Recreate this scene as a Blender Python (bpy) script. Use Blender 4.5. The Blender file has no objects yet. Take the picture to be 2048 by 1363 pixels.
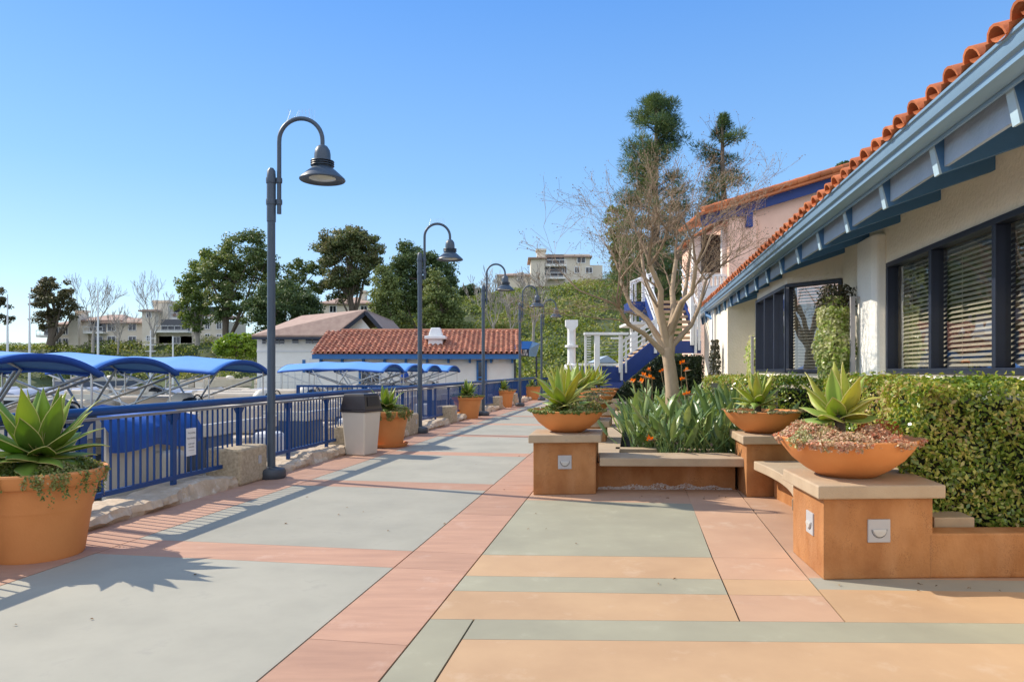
import bpy, bmesh, math, random
import numpy as np
from math import radians, sin, cos, pi, sqrt, atan2
from mathutils import Vector, Matrix
S = bpy.context.scene
COL = S.collection
# ---------------------------------------------------------------- camera, world, sun, exposure
F, H, CX, HY = 1422.0, 1.55, 1024.0, 740.0
cam = bpy.data.cameras.new('camera'); cam.sensor_width = 36; cam.lens = 36*F/2048
cam.shift_y = (HY-681.5)/2048; cam.clip_end = 3000; cam.clip_start = .05
co = bpy.data.objects.new('camera', cam); COL.objects.link(co)
co.location = (0, 0, H); co.rotation_euler = (radians(90), 0, 0); S.camera = co
SUN = Vector((-4.88, 2.09, 4.33)).normalized()          # direction towards the sun
el = math.asin(SUN.z); az = atan2(SUN.x, SUN.y)          # azimuth from +Y towards +X
wd = bpy.data.worlds.new('World'); S.world = wd; wd.use_nodes = True
nt = wd.node_tree; bg = nt.nodes['Background']
sky = nt.nodes.new('ShaderNodeTexSky'); sky.sky_type = 'NISHITA'; sky.sun_disc = False
sky.sun_elevation = el; sky.sun_rotation = az
sky.air_density = 1.0; sky.dust_density = 0.1; sky.ozone_density = 2.6; sky.altitude = 0
hsv = nt.nodes.new('ShaderNodeHueSaturation'); hsv.inputs['Saturation'].default_value = 1.2; hsv.inputs['Hue'].default_value = .508; hsv.inputs['Value'].default_value = 1.0
nt.links.new(sky.outputs[0], hsv.inputs['Color']); 
tcw = nt.nodes.new('ShaderNodeTexCoord'); sep = nt.nodes.new('ShaderNodeSeparateXYZ'); nt.links.new(tcw.outputs['Generated'], sep.inputs[0])
rp = nt.nodes.new('ShaderNodeValToRGB'); nt.links.new(sep.outputs[2], rp.inputs[0]); e_ = rp.color_ramp.elements
e_[0].position = 0; e_[0].color = (.70,.86,.985,1); e_[1].position = 1; e_[1].color = (.09,.27,.74,1)
for p_, c_ in ((.10,(.50,.73,.95)),(.25,(.29,.565,.94)),(.46,(.14,.385,.90))): k_ = e_.new(p_); k_.color = (*c_,1)
mg = nt.nodes.new('ShaderNodeMix'); mg.data_type = 'RGBA'; mg.inputs[0].default_value = .74     # clear-air gradient tempers the white glow of the sky model
sc_ = nt.nodes.new('ShaderNodeVectorMath'); sc_.operation = 'SCALE'; sc_.inputs['Scale'].default_value = 3.9
nt.links.new(rp.outputs[0], sc_.inputs[0]); nt.links.new(hsv.outputs[0], mg.inputs[6]); nt.links.new(sc_.outputs[0], mg.inputs[7]); 
# pale fill light added to the sky behind the camera and overhead, lifting shade
def mth(op, a, b_=None, v=None):
    m_ = nt.nodes.new('ShaderNodeMath'); m_.operation = op; nt.links.new(a, m_.inputs[0])
    if b_ is not None: nt.links.new(b_, m_.inputs[1])
    if v is not None: m_.inputs[1].default_value = v
    return m_.outputs[0]
def rmp(sock, a, b_):
    m_ = nt.nodes.new('ShaderNodeMapRange'); m_.interpolation_type = 'SMOOTHSTEP'; nt.links.new(sock, m_.inputs[0])
    for i_, v_ in enumerate((a, b_, 0, 1)): m_.inputs[1+i_].default_value = v_
    return m_.outputs[0]
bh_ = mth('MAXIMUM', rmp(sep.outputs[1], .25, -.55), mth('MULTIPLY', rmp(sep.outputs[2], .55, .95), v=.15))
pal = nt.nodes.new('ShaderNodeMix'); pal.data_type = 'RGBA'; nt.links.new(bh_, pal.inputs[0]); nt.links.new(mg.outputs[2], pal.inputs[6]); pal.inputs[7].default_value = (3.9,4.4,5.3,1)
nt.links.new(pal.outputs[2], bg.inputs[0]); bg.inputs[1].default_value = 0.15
sl = bpy.data.lights.new('sun', 'SUN'); sl.energy = 3.3; sl.angle = radians(.5); sl.color = (1, .90, .75)
so = bpy.data.objects.new('sun', sl); COL.objects.link(so)
so.rotation_euler = SUN.to_track_quat('Z', 'Y').to_euler(); so.location = (-20, 10, 30)
S.view_settings.view_transform = 'Standard'; S.view_settings.look = 'None'
S.view_settings.gamma = 1; S.view_settings.use_curve_mapping = False
S.view_settings.exposure = 0.78
# ---------------------------------------------------------------- frames
A = radians(9.5); CA, SA = cos(A), sin(A)
def W(t, s, z=0.): return Vector((t*CA+s*SA, -t*SA+s*CA, z))     # promenade frame -> world
def at(px, py, Y): return Vector(((px-CX)/F*Y, Y, H-(py-HY)/F*Y))
def sx(px, t): return (1442*t/(px-1262)+t*SA)/CA                 # s where the line t passes column px
rnd = random.Random(7); NR = np.random.default_rng(11)
# ---------------------------------------------------------------- mesh helpers
class MB:
    def __init__(s): s.v = []; s.f = []
    def add(s, vs, fs):
        n = len(s.v); s.v += [tuple(v) for v in vs]; s.f += [tuple(i+n for i in f) for f in fs]; return s
    def box(s, x0, x1, y0, y1, z0, z1):
        return s.add([(x0,y0,z0),(x1,y0,z0),(x1,y1,z0),(x0,y1,z0),(x0,y0,z1),(x1,y0,z1),(x1,y1,z1),(x0,y1,z1)],
              [(0,3,2,1),(4,5,6,7),(0,1,5,4),(1,2,6,5),(2,3,7,6),(3,0,4,7)])
    def wbox(s, t0, t1, s0, s1, z0, z1):
        return s.prism([W(t0,s0),W(t1,s0),W(t1,s1),W(t0,s1)], z0, z1)
    def prism(s, poly, z0, z1, top=None):
        n = len(poly); top = top or poly
        vs = [(p[0],p[1],z0) for p in poly]+[(p[0],p[1],z1) for p in top]
        fs = [tuple(range(n))[::-1], tuple(range(n,2*n))]+[(i,(i+1)%n,(i+1)%n+n,i+n) for i in range(n)]
        return s.add(vs, fs)
    def bar(s, p, q, w, h, up=(0,0,1)):
        p, q = Vector(p), Vector(q); d = (q-p).normalized(); u = Vector(up)
        x = d.cross(u)
        if x.length < 1e-4: x = d.cross(Vector((1,0,0)))
        x.normalize(); u = x.cross(d)
        vs = [c+x*a*w/2+u*b*h/2 for c in (p,q) for a,b in ((-1,-1),(1,-1),(1,1),(-1,1))]
        return s.add(vs, [(0,1,2,3),(7,6,5,4),(0,4,5,1),(1,5,6,2),(2,6,7,3),(3,7,4,0)])
    def tube(s, pts, r, n=8, cap=True):
        pts = [Vector(p) for p in pts]; m = len(pts)
        rr = r if isinstance(r, (list,tuple)) else [r]*m
        t0 = (pts[1]-pts[0]).normalized(); a = t0.orthogonal().normalized()
        vs = []
        for i, p in enumerate(pts):
            t = (pts[min(i+1,m-1)]-pts[max(i-1,0)])
            t = t.normalized() if t.length > 1e-9 else t0
            a = (a-t*a.dot(t)); a = a.normalized() if a.length > 1e-6 else t.orthogonal().normalized()
            b = t.cross(a)
            for k in range(n):
                c = 2*pi*k/n; vs.append(p+(a*cos(c)+b*sin(c))*rr[i])
        fs = [(i*n+k, i*n+(k+1)%n, (i+1)*n+(k+1)%n, (i+1)*n+k) for i in range(m-1) for k in range(n)]
        if cap: fs += [tuple(range(n))[::-1], tuple(range((m-1)*n, m*n))]
        return s.add(vs, fs)
    def lathe(s, prof, n=32, c=(0,0,0), wob=0):
        m = len(prof); vs = []
        for r, z in prof:
            for k in range(n):
                a = 2*pi*k/n; vs.append((c[0]+r*cos(a), c[1]+r*sin(a), c[2]+z))
        fs = [(i*n+k, i*n+(k+1)%n, (i+1)*n+(k+1)%n, (i+1)*n+k) for i in range(m-1) for k in range(n)]
        if prof[0][0] > 1e-6: fs.append(tuple(range(n))[::-1])
        if prof[-1][0] > 1e-6: fs.append(tuple(range((m-1)*n, m*n)))
        return s.add(vs, fs)
    def ball(s, c, rx, ry, rz, n=10, m=7):
        vs = [(c[0]+rx*sin(pi*i/m)*cos(2*pi*k/n), c[1]+ry*sin(pi*i/m)*sin(2*pi*k/n), c[2]-rz*cos(pi*i/m)) for i in range(m+1) for k in range(n)]
        return s.add(vs, [(i*n+k, i*n+(k+1)%n, (i+1)*n+(k+1)%n, (i+1)*n+k) for i in range(m) for k in range(n)])
    def poly(s, *pts): return s.add(pts, [tuple(range(len(pts)))])
    def ico(s, *a): return s.ball(*a)
    def build(s, name, mat, parent=None, world=True, smooth=False, bevel=0, origin=None, seg=2, solid=0):
        vs = s.v
        if parent is not None and world:
            M = pmat(parent).inverted(); vs = [tuple(M @ Vector(v)) for v in vs]
        elif origin is not None:
            vs = [(v[0]-origin[0], v[1]-origin[1], v[2]-origin[2]) for v in vs]
        me = bpy.data.meshes.new(name); me.from_pydata(vs, [], s.f)
        bm = bmesh.new(); bm.from_mesh(me); bmesh.ops.recalc_face_normals(bm, faces=bm.faces); bm.to_mesh(me); bm.free()
        if smooth:
            me.polygons.foreach_set('use_smooth', [True]*len(me.polygons)); me.set_sharp_from_angle(angle=radians(smooth if smooth is not True else 40))
        return link(name, me, mat, parent, origin, bevel, seg, solid)
def link(name, me, mat, parent=None, origin=None, bevel=0, seg=2, solid=0):
    me.materials.append(mat); o = bpy.data.objects.new(name, me); COL.objects.link(o)
    if parent is not None: o.parent = parent
    elif origin is not None: o.location = origin
    if solid:
        m = o.modifiers.new('solid', 'SOLIDIFY'); m.thickness = solid
    if bevel:
        m = o.modifiers.new('bevel', 'BEVEL'); m.width = bevel; m.segments = seg; m.limit_method = 'ANGLE'; m.angle_limit = radians(35)
    return o
def pmat(o):
    M = Matrix.Translation(o.location) @ o.rotation_euler.to_matrix().to_4x4()
    if o.parent: M = pmat(o.parent) @ M
    return M
def thing(name, label, cat, loc=(0,0,0), rz=0, group=None):
    o = bpy.data.objects.new(name, None); COL.objects.link(o); o.empty_display_size = .2
    o.location = loc; o.rotation_euler = (0,0,rz); return tag(o, label, cat, group)
def tag(o, label, cat, group=None):
    o['label'] = label; o['category'] = cat
    if group: o['group'] = group
    return o
def struct(o, kind='structure'):
    o['kind'] = kind; return o
def dup(root, loc, rz, label):
    r = root.copy(); COL.objects.link(r); r.location = loc; r.rotation_euler = (0,0,rz); r['label'] = label
    def rec(a, b):
        for ch in list(a.children):
            c = ch.copy(); COL.objects.link(c); c.parent = b; rec(ch, c)
    rec(root, r); return r
def quads(name, V, mat, parent=None, origin=None, smooth=False):
    """V: (n,4,3) world coords -> one mesh of n free quads"""
    V = np.asarray(V, dtype=np.float64).reshape(-1, 3)
    if parent is not None:
        M = np.array(pmat(parent).inverted()); V = V @ M[:3,:3].T + M[:3,3]
    elif origin is not None: V = V - np.array(origin)
    n = len(V); me = bpy.data.meshes.new(name)
    me.vertices.add(n); me.vertices.foreach_set('co', V.astype(np.float32).ravel())
    me.loops.add(n); me.loops.foreach_set('vertex_index', np.arange(n, dtype=np.int32))
    me.polygons.add(n//4); me.polygons.foreach_set('loop_start', np.arange(0, n, 4, dtype=np.int32))
    me.update(calc_edges=True); me.validate()
    return link(name, me, mat, parent, origin)
def unit(a): return a/np.maximum(np.linalg.norm(a, axis=-1, keepdims=True), 1e-9)
def leafq(P, N, L, asp=.5, jit=.7, fold=.12, up=0., hang=None):
    """leaf quads at P whose faces look along N; returns (n,4,3)"""
    n = len(P); P = np.asarray(P); N = unit(np.asarray(N)+NR.normal(size=(n,3))*jit)
    R = NR.normal(size=(n,3)); R[:,2] += up
    if hang is not None: R = np.tile(np.array(hang, float), (n,1))+NR.normal(size=(n,3))*.35
    U = unit(R-N*np.sum(R*N, axis=1, keepdims=True)); Sd = np.cross(U, N)
    L = (L*NR.uniform(.65, 1.3, n))[:,None]; w = L*asp*.5
    return np.stack([P-U*L*.5, P+Sd*w+N*L*fold, P+U*L*.5, P-Sd*w+N*L*fold], axis=1)
def rnd_sphere(n): return unit(NR.normal(size=(n,3)))
# ---------------------------------------------------------------- materials
def nd(t, k, **kw):
    n = t.nodes.new('ShaderNode'+k)
    for a, b in kw.items(): setattr(n, a, b)
    return n
def c4(c): return (c[0], c[1], c[2], 1)
MAT = {}
def pm(name, c1, c2=None, rough=.7, scale=4, bump=0, bscale=60, metal=0, spec=.5, detail=6, stain=None, sscale=2, sthr=.6, coat=0, stretch=None, isl=0, pits=0, streak=None):
    m = bpy.data.materials.new(name); m.use_nodes = True; t = m.node_tree; b = t.nodes['Principled BSDF']
    b.inputs['Roughness'].default_value = rough; b.inputs['Metallic'].default_value = metal
    b.inputs['Specular IOR Level'].default_value = spec; b.inputs['Coat Weight'].default_value = coat
    tc = nd(t, 'TexCoord'); vec = tc.outputs['Object']
    if stretch:
        mp = nd(t, 'Mapping'); mp.inputs['Scale'].default_value = stretch; t.links.new(vec, mp.inputs[0]); vec = mp.outputs[0]
    c2 = c2 or tuple(x*.82 for x in c1)
    n1 = nd(t, 'TexNoise'); n1.inputs['Scale'].default_value = scale; n1.inputs['Detail'].default_value = detail; n1.inputs['Roughness'].default_value = .6
    t.links.new(vec, n1.inputs['Vector'])
    r = nd(t, 'ValToRGB'); r.color_ramp.elements[0].position = .32; r.color_ramp.elements[1].position = .68
    r.color_ramp.elements[0].color = c4(c2); r.color_ramp.elements[1].color = c4(c1)
    t.links.new(n1.outputs[0], r.inputs[0]); out = r.outputs[0]
    if stain:
        n2 = nd(t, 'TexNoise'); n2.inputs['Scale'].default_value = sscale; n2.inputs['Detail'].default_value = 9; n2.inputs['Roughness'].default_value = .7
        t.links.new(tc.outputs['Object'], n2.inputs['Vector'])
        r2 = nd(t, 'ValToRGB'); r2.color_ramp.elements[0].position = sthr; r2.color_ramp.elements[1].position = min(sthr+.16, 1)
        t.links.new(n2.outputs[0], r2.inputs[0])
        mx = nd(t, 'Mix', data_type='RGBA'); t.links.new(r2.outputs[0], mx.inputs[0]); t.links.new(out, mx.inputs[6]); mx.inputs[7].default_value = c4(stain)
        out = mx.outputs[2]
    if streak:                                   # runs of mineral staining down the faces
        mp2 = nd(t, 'Mapping'); mp2.inputs['Scale'].default_value = (3.2, 3.2, .9); t.links.new(tc.outputs['Object'], mp2.inputs[0])
        n4 = nd(t, 'TexNoise'); n4.inputs['Scale'].default_value = 1.4; n4.inputs['Detail'].default_value = 6; t.links.new(mp2.outputs[0], n4.inputs['Vector'])
        r4 = nd(t, 'ValToRGB'); r4.color_ramp.elements[0].position = .48; r4.color_ramp.elements[1].position = .74; r4.color_ramp.elements[1].color = (.42,.42,.42,1); t.links.new(n4.outputs[0], r4.inputs[0])
        m4 = nd(t, 'Mix', data_type='RGBA'); t.links.new(r4.outputs[0], m4.inputs[0]); t.links.new(out, m4.inputs[6]); m4.inputs[7].default_value = c4(streak); out = m4.outputs[2]
    if pits:
        vo = nd(t, 'TexVoronoi'); vo.inputs['Scale'].default_value = pits; t.links.new(tc.outputs['Object'], vo.inputs['Vector'])
        n5 = nd(t, 'TexNoise'); n5.inputs['Scale'].default_value = 5; t.links.new(tc.outputs['Object'], n5.inputs['Vector'])
        a5 = nd(t, 'Math', operation='MULTIPLY_ADD'); a5.inputs[1].default_value = .8; a5.inputs[2].default_value = -.27; t.links.new(n5.outputs[0], a5.inputs[0])
        l5 = nd(t, 'Math', operation='LESS_THAN'); t.links.new(vo.outputs['Distance'], l5.inputs[0]); t.links.new(a5.outputs[0], l5.inputs[1])
        m5 = nd(t, 'Mix', data_type='RGBA'); t.links.new(l5.outputs[0], m5.inputs[0]); t.links.new(out, m5.inputs[6]); m5.inputs[7].default_value = c4(tuple(x*.28 for x in c2)); out = m5.outputs[2]
    if isl:
        g6 = nd(t, 'NewGeometry'); a6 = nd(t, 'Math', operation='MULTIPLY_ADD'); a6.inputs[1].default_value = 2*isl; a6.inputs[2].default_value = 1-isl; t.links.new(g6.outputs['Random Per Island'], a6.inputs[0])
        h6 = nd(t, 'HueSaturation'); t.links.new(a6.outputs[0], h6.inputs['Value']); t.links.new(out, h6.inputs['Color']); out = h6.outputs[0]
    t.links.new(out, b.inputs['Base Color'])
    if bump:
        n3 = nd(t, 'TexNoise'); n3.inputs['Scale'].default_value = bscale; n3.inputs['Detail'].default_value = 5
        t.links.new(vec, n3.inputs['Vector'])
        bp = nd(t, 'Bump'); bp.inputs['Strength'].default_value = bump; bp.inputs['Distance'].default_value = .02
        t.links.new(n3.outputs[0], bp.inputs['Height']); t.links.new(bp.outputs[0], b.inputs['Normal'])
    MAT[name] = m; return m
def leafmat(name, cols, rough=.45, trans=.3, nscale=.8, spec=.4, tcol=None):
    """leaf colours vary leaf by leaf and in soft patches"""
    m = bpy.data.materials.new(name); m.use_nodes = True; t = m.node_tree; b = t.nodes['Principled BSDF']
    b.inputs['Roughness'].default_value = rough; b.inputs['Specular IOR Level'].default_value = spec
    g = nd(t, 'NewGeometry'); tc = nd(t, 'TexCoord')
    n = nd(t, 'TexNoise'); n.inputs['Scale'].default_value = nscale; n.inputs['Detail'].default_value = 3
    t.links.new(tc.outputs['Object'], n.inputs['Vector'])
    a = nd(t, 'Math', operation='MULTIPLY_ADD'); a.inputs[1].default_value = .6
    a2 = nd(t, 'Math', operation='MULTIPLY_ADD'); a2.inputs[1].default_value = 1.3; a2.inputs[2].default_value = -.42
    t.links.new(n.outputs[0], a2.inputs[0]); t.links.new(g.outputs['Random Per Island'], a.inputs[0]); t.links.new(a2.outputs[0], a.inputs[2])
    r = nd(t, 'ValToRGB'); e = r.color_ramp.elements
    for i, c in enumerate(cols):
        p = .08+.84*i/max(len(cols)-1, 1)
        if i == 0: e[0].position = p; e[0].color = c4(c)
        elif i == len(cols)-1: e[-1].position = p; e[-1].color = c4(c)
        else:
            k = e.new(p); k.color = c4(c)
    t.links.new(a.outputs[0], r.inputs[0]); t.links.new(r.outputs[0], b.inputs['Base Color'])
    tr = nd(t, 'BsdfTranslucent'); mx = nd(t, 'MixShader'); mx.inputs[0].default_value = trans
    hs = nd(t, 'HueSaturation'); hs.inputs['Saturation'].default_value = 1.15; hs.inputs['Value'].default_value = 1.5; hs.inputs['Hue'].default_value = .485
    t.links.new(r.outputs[0], hs.inputs['Color']); t.links.new(hs.outputs[0], tr.inputs[0])
    t.links.new(b.outputs[0], mx.inputs[1]); t.links.new(tr.outputs[0], mx.inputs[2])
    t.links.new(mx.outputs[0], t.nodes['Material Output'].inputs[0]); MAT[name] = m; return m
def glassmat(name, refl=.35, tint=(.75,.8,.82), wav=.02):
    m = bpy.data.materials.new(name); m.use_nodes = True; t = m.node_tree; t.nodes.remove(t.nodes['Principled BSDF'])
    gl = nd(t, 'BsdfGlossy'); gl.inputs['Roughness'].default_value = .004; gl.inputs[0].default_value = (.95,.97,1,1)
    tp = nd(t, 'BsdfTransparent'); tp.inputs[0].default_value = c4(tint)
    lw = nd(t, 'Fresnel'); lw.inputs[0].default_value = 1.5
    ma = nd(t, 'Math', operation='MULTIPLY_ADD'); ma.inputs[1].default_value = 1-refl; ma.inputs[2].default_value = refl
    n = nd(t, 'TexNoise'); n.inputs['Scale'].default_value = 2.2; n.inputs['Detail'].default_value = 1
    tc = nd(t, 'TexCoord'); t.links.new(tc.outputs['Object'], n.inputs['Vector'])
    bp = nd(t, 'Bump'); bp.inputs['Strength'].default_value = wav; bp.inputs['Distance'].default_value = .1
    t.links.new(n.outputs[0], bp.inputs['Height']); t.links.new(bp.outputs[0], gl.inputs['Normal'])
    mx = nd(t, 'MixShader'); t.links.new(lw.outputs[0], ma.inputs[0]); t.links.new(ma.outputs[0], mx.inputs[0])
    t.links.new(tp.outputs[0], mx.inputs[1]); t.links.new(gl.outputs[0], mx.inputs[2])
    t.links.new(mx.outputs[0], t.nodes['Material Output'].inputs[0]); MAT[name] = m; return m
# paving
grey = pm('concrete_grey_green', (0.362,0.344,0.276), (0.293,0.281,0.227), .8, 1.3, .08, 160, detail=9, stain=(0.273,0.265,0.221), sscale=2.6, sthr=.58, isl=.05)
greyo = pm('concrete_olive', (0.330,0.313,0.221), (0.270,0.255,0.183), .8, 1.3, .08, 160, detail=9, stain=(0.361,0.344,0.254), sscale=2.6, sthr=.58, isl=.06)
pink = pm('concrete_pink', (0.462,0.267,0.176), (0.368,0.208,0.140), .8, 1.5, .15, 120, detail=9, stain=(0.475,0.310,0.232), sscale=2.6, sthr=.57, stretch=(1,6,1), isl=.09)
orng = pm('concrete_orange', (0.487,0.318,0.178), (0.405,0.255,0.142), .8, 1.2, .08, 160, detail=9, stain=(0.496,0.348,0.226), sscale=2.6, sthr=.56, isl=.05)
salm = pm('concrete_salmon', (0.493,0.309,0.196), (0.409,0.247,0.158), .8, 1.2, .08, 160, detail=9, stain=(0.502,0.357,0.252), sscale=2.6, sthr=.56, isl=.07)
joint = pm('joint_dark', (.06,.05,.042), rough=.95)
stone = pm('kerb_stone', (.60,.48,.35), (.40,.30,.20), .9, 5, .8, 14, detail=10, stain=(.70,.65,.56), sscale=6, sthr=.55)
kerbtop = pm('kerb_concrete', (.42,.39,.34), (.33,.31,.27), .9, 6, .4, 30)
aggr = pm('aggregate_concrete', (.55,.45,.31), (.33,.26,.17), .9, 26, .6, 70, detail=8, pits=130)
plinth = pm('rust_stained_concrete', (.47,.215,.075), (.30,.115,.032), .75, 2.4, .25, 45, detail=10, stain=(.55,.30,.14), sscale=5, sthr=.62, stretch=(1.2,1.2,.9), pits=120, streak=(.56,.31,.15))
captan = pm('cap_sandstone', (.47,.36,.24), (.39,.29,.19), .8, 3, .15, 80, stain=(.33,.27,.20), sscale=6, sthr=.62)
terra = pm('terracotta', (.68,.275,.085), (.60,.225,.062), .7, 2.2, .08, 60, stain=(.70,.40,.22), sscale=7, sthr=.66)
soil = pm('soil', (.05,.032,.02), (.02,.014,.01), .95, 20, .8, 50)
efflo = pm('lime_crust', (.7,.66,.62), (.45,.36,.32), .95, 30, .6, 60)
# paint and metal
rail_b = pm('rail_blue_paint', (.008,.055,.20), (.007,.047,.17), .34, 3, 0, spec=.3)
rail_g = pm('rail_underside_grey', (.20,.20,.21), rough=.4)
lampg = pm('lamp_slate_paint', (.055,.08,.112), (.046,.068,.095), .42, 3)
lens = pm('lamp_glass', (.62,.64,.50), rough=.25)
navy = pm('window_frame_navy', (.016,.022,.042), rough=.4)
rafter = pm('rafter_blue', (.06,.175,.36), (.05,.155,.32), .6, 3, .1, 40)
rafter_l = pm('rafter_end_paint', (.42,.58,.68), rough=.6)
gutter = pm('gutter_blue_grey', (.20,.33,.47), (.18,.30,.43), .38, 2)
soffit = pm('soffit_pale', (.36,.45,.56), (.31,.40,.50), .8, 3, .3, 30)
stucco = pm('stucco_cream', (.87,.79,.66), (.82,.74,.60), .9, 2, .7, 22, stain=(.74,.68,.58), sscale=3)
stuccow = pm('stucco_white', (.88,.86,.80), (.84,.81,.75), .9, 2, .5, 22)
stuccop = pm('stucco_salmon', (.93,.61,.46), (.88,.56,.42), .9, 2, .4, 22)
blind = pm('blind_cream', (.80,.72,.56), rough=.6)
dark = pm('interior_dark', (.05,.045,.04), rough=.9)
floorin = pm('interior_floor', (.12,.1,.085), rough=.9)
tile = pm('barrel_tile', (.56,.175,.055), (.40,.11,.035), .7, 1.7, .2, 40, stain=(.60,.28,.13), sscale=5, sthr=.6, isl=.22)
tile2 = pm('old_barrel_tile', (.52,.22,.12), (.32,.115,.07), .8, 2.6, .2, 40, stain=(.52,.34,.24), sscale=3.2, sthr=.55, isl=.32)
shing = pm('flat_roof_tiles', (.44,.31,.24), (.33,.22,.175), .9, 2, .4, 20)
bluef = pm('fascia_blue', (.03,.16,.42), rough=.5)
bluest = pm('stair_blue', (.012,.045,.22), (.01,.038,.19), .5)
white = pm('white_paint', (.78,.78,.76), (.72,.72,.70), .5)
wood = pm('tread_wood', (.50,.36,.22), (.40,.28,.17), .7, 6)
alu = pm('aluminium_tube', (.62,.62,.60), rough=.3, metal=.85)
canvas = pm('blue_canvas', (.11,.31,.71), (.095,.28,.67), .75, 2, .15, 90)
canvasd = pm('navy_canvas_trim', (.008,.03,.16), rough=.8)
tarp = pm('blue_tarp', (.012,.09,.38), (.01,.07,.31), .55, 5, .8, 6)
hull = pm('boat_hull_cream', (.62,.58,.49), (.56,.52,.43), .5, 2)
hullb = pm('boat_panel_slate', (.12,.145,.19), (.10,.12,.165), .5, 2)
vinyl = pm('boat_vinyl_tan', (.62,.54,.43), (.55,.47,.37), .55, 2)
dock = pm('dock_boards', (.48,.44,.38), (.34,.31,.27), .85, 6, stretch=(1,8,1))
plast = pm('bin_plastic_beige', (.62,.56,.47), (.58,.52,.43), .5, 3)
brown = pm('bin_lid_brown', (.028,.022,.024), rough=.35)
black = pm('black_plastic', (.012,.012,.013), rough=.5)
orange = pm('cone_orange', (.85,.13,.02), rough=.5)
barrelb = pm('barrel_blue', (.02,.22,.60), rough=.45)
cream = pm('condo_cream', (.74,.66,.54), (.68,.60,.48), .9, 1)
winglass = pm('dark_window_glass', (.02,.024,.03), rough=.08, spec=.8)
bark = pm('bark_grey_brown', (.16,.125,.09), (.09,.07,.05), .9, 8, .5, 20)
barkp = pm('bark_pale_tan', (.50,.38,.25), (.36,.26,.165), .8, 5, .3, 12, stretch=(1,1,.4))
twigm = pm('twig_brown', (.30,.215,.135), (.21,.15,.095), .85, 5)
barkw = pm('bark_silver', (.42,.38,.33), (.28,.25,.21), .85, 5)
skin = pm('skin', (.45,.25,.17), rough=.6)
shirt = pm('shirt_blue', (.02,.09,.42), rough=.8)
trous = pm('trousers_khaki', (.35,.29,.2), rough=.8)
hairm = pm('hair_dark', (.015,.012,.01), rough=.6)
red = pm('red_paint', (.55,.02,.02), rough=.35)
signw = pm('sign_white', (.80,.79,.76), rough=.5)
ink = pm('sign_ink', (.05,.05,.07), rough=.7)
signk = pm('sign_black', (.012,.014,.022), rough=.45)
stepl = pm('step_light_plate', (.44,.44,.45), (.40,.40,.41), .45)
glass = glassmat('window_glass', .17, (.93,.95,.95), .05)
# leaves
hedgem = leafmat('hedge_leaf', [(.07,.125,.02),(.13,.22,.035),(.25,.34,.055),(.46,.45,.10),(.48,.34,.16)], .24, .25, 1.6, .6)
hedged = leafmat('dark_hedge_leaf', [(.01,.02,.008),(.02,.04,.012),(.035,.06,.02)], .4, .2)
vinem = leafmat('vine_leaf', [(.20,.32,.055),(.34,.47,.10),(.55,.57,.23),(.66,.64,.38)], .35, .3, 2.5)
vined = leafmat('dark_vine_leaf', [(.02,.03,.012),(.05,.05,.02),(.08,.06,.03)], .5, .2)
eucm = leafmat('eucalyptus_leaf', [(.05,.085,.03),(.095,.145,.04),(.155,.20,.06),(.24,.26,.085)], .5, .25, .25)
eucb = leafmat('bronze_leaf', [(.06,.065,.03),(.10,.10,.04),(.16,.135,.06)], .5, .25, .25)
pinem = leafmat('pine_needle', [(.04,.075,.03),(.075,.12,.04),(.13,.175,.055)], .6, .2, .3)
pinel = leafmat('olive_needle', [(.09,.125,.035),(.15,.195,.055),(.25,.28,.085)], .6, .2, .3)
shrubm = leafmat('hillside_leaf', [(.035,.065,.018),(.09,.135,.028),(.165,.22,.035),(.27,.30,.05),(.30,.27,.09)], .6, .25, .12)
brightm = leafmat('bright_bush_leaf', [(.10,.19,.02),(.18,.29,.03),(.28,.37,.05)], .4, .3, .5)
agm = leafmat('agave_leaf', [(.13,.24,.05),(.19,.31,.055),(.28,.39,.06),(.38,.45,.06)], .38, .38, 1.5)
agy = leafmat('pale_agave_leaf', [(.28,.40,.09),(.36,.47,.10),(.46,.52,.11),(.52,.48,.10)], .42, .35, 2)
succ = leafmat('succulent_leaf', [(.10,.14,.05),(.22,.26,.08),(.42,.37,.20),(.52,.30,.19)], .45, .2, 6)
succg = leafmat('trailing_leaf', [(.06,.11,.025),(.13,.19,.045),(.27,.30,.075),(.38,.30,.14)], .4, .25, 6)
succr = leafmat('coral_succulent_leaf', [(.34,.30,.12),(.55,.38,.22),(.62,.42,.28),(.60,.20,.10)], .45, .2, 6)
strel = leafmat('strelitzia_leaf', [(.10,.165,.055),(.145,.235,.075),(.24,.32,.10),(.34,.40,.14)], .32, .22, 2, .6)
petal = leafmat('orange_petal', [(.75,.16,.01),(.85,.25,.015),(.85,.33,.02)], .5, .3, 4)
beak = pm('flower_beak', (.25,.12,.06), (.10,.14,.05), .5, 8)
grassm = pm('terrain_green', (.075,.10,.03), (.04,.055,.018), .95, .4, .5, 3, stain=(.14,.12,.06), sscale=.3)
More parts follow.
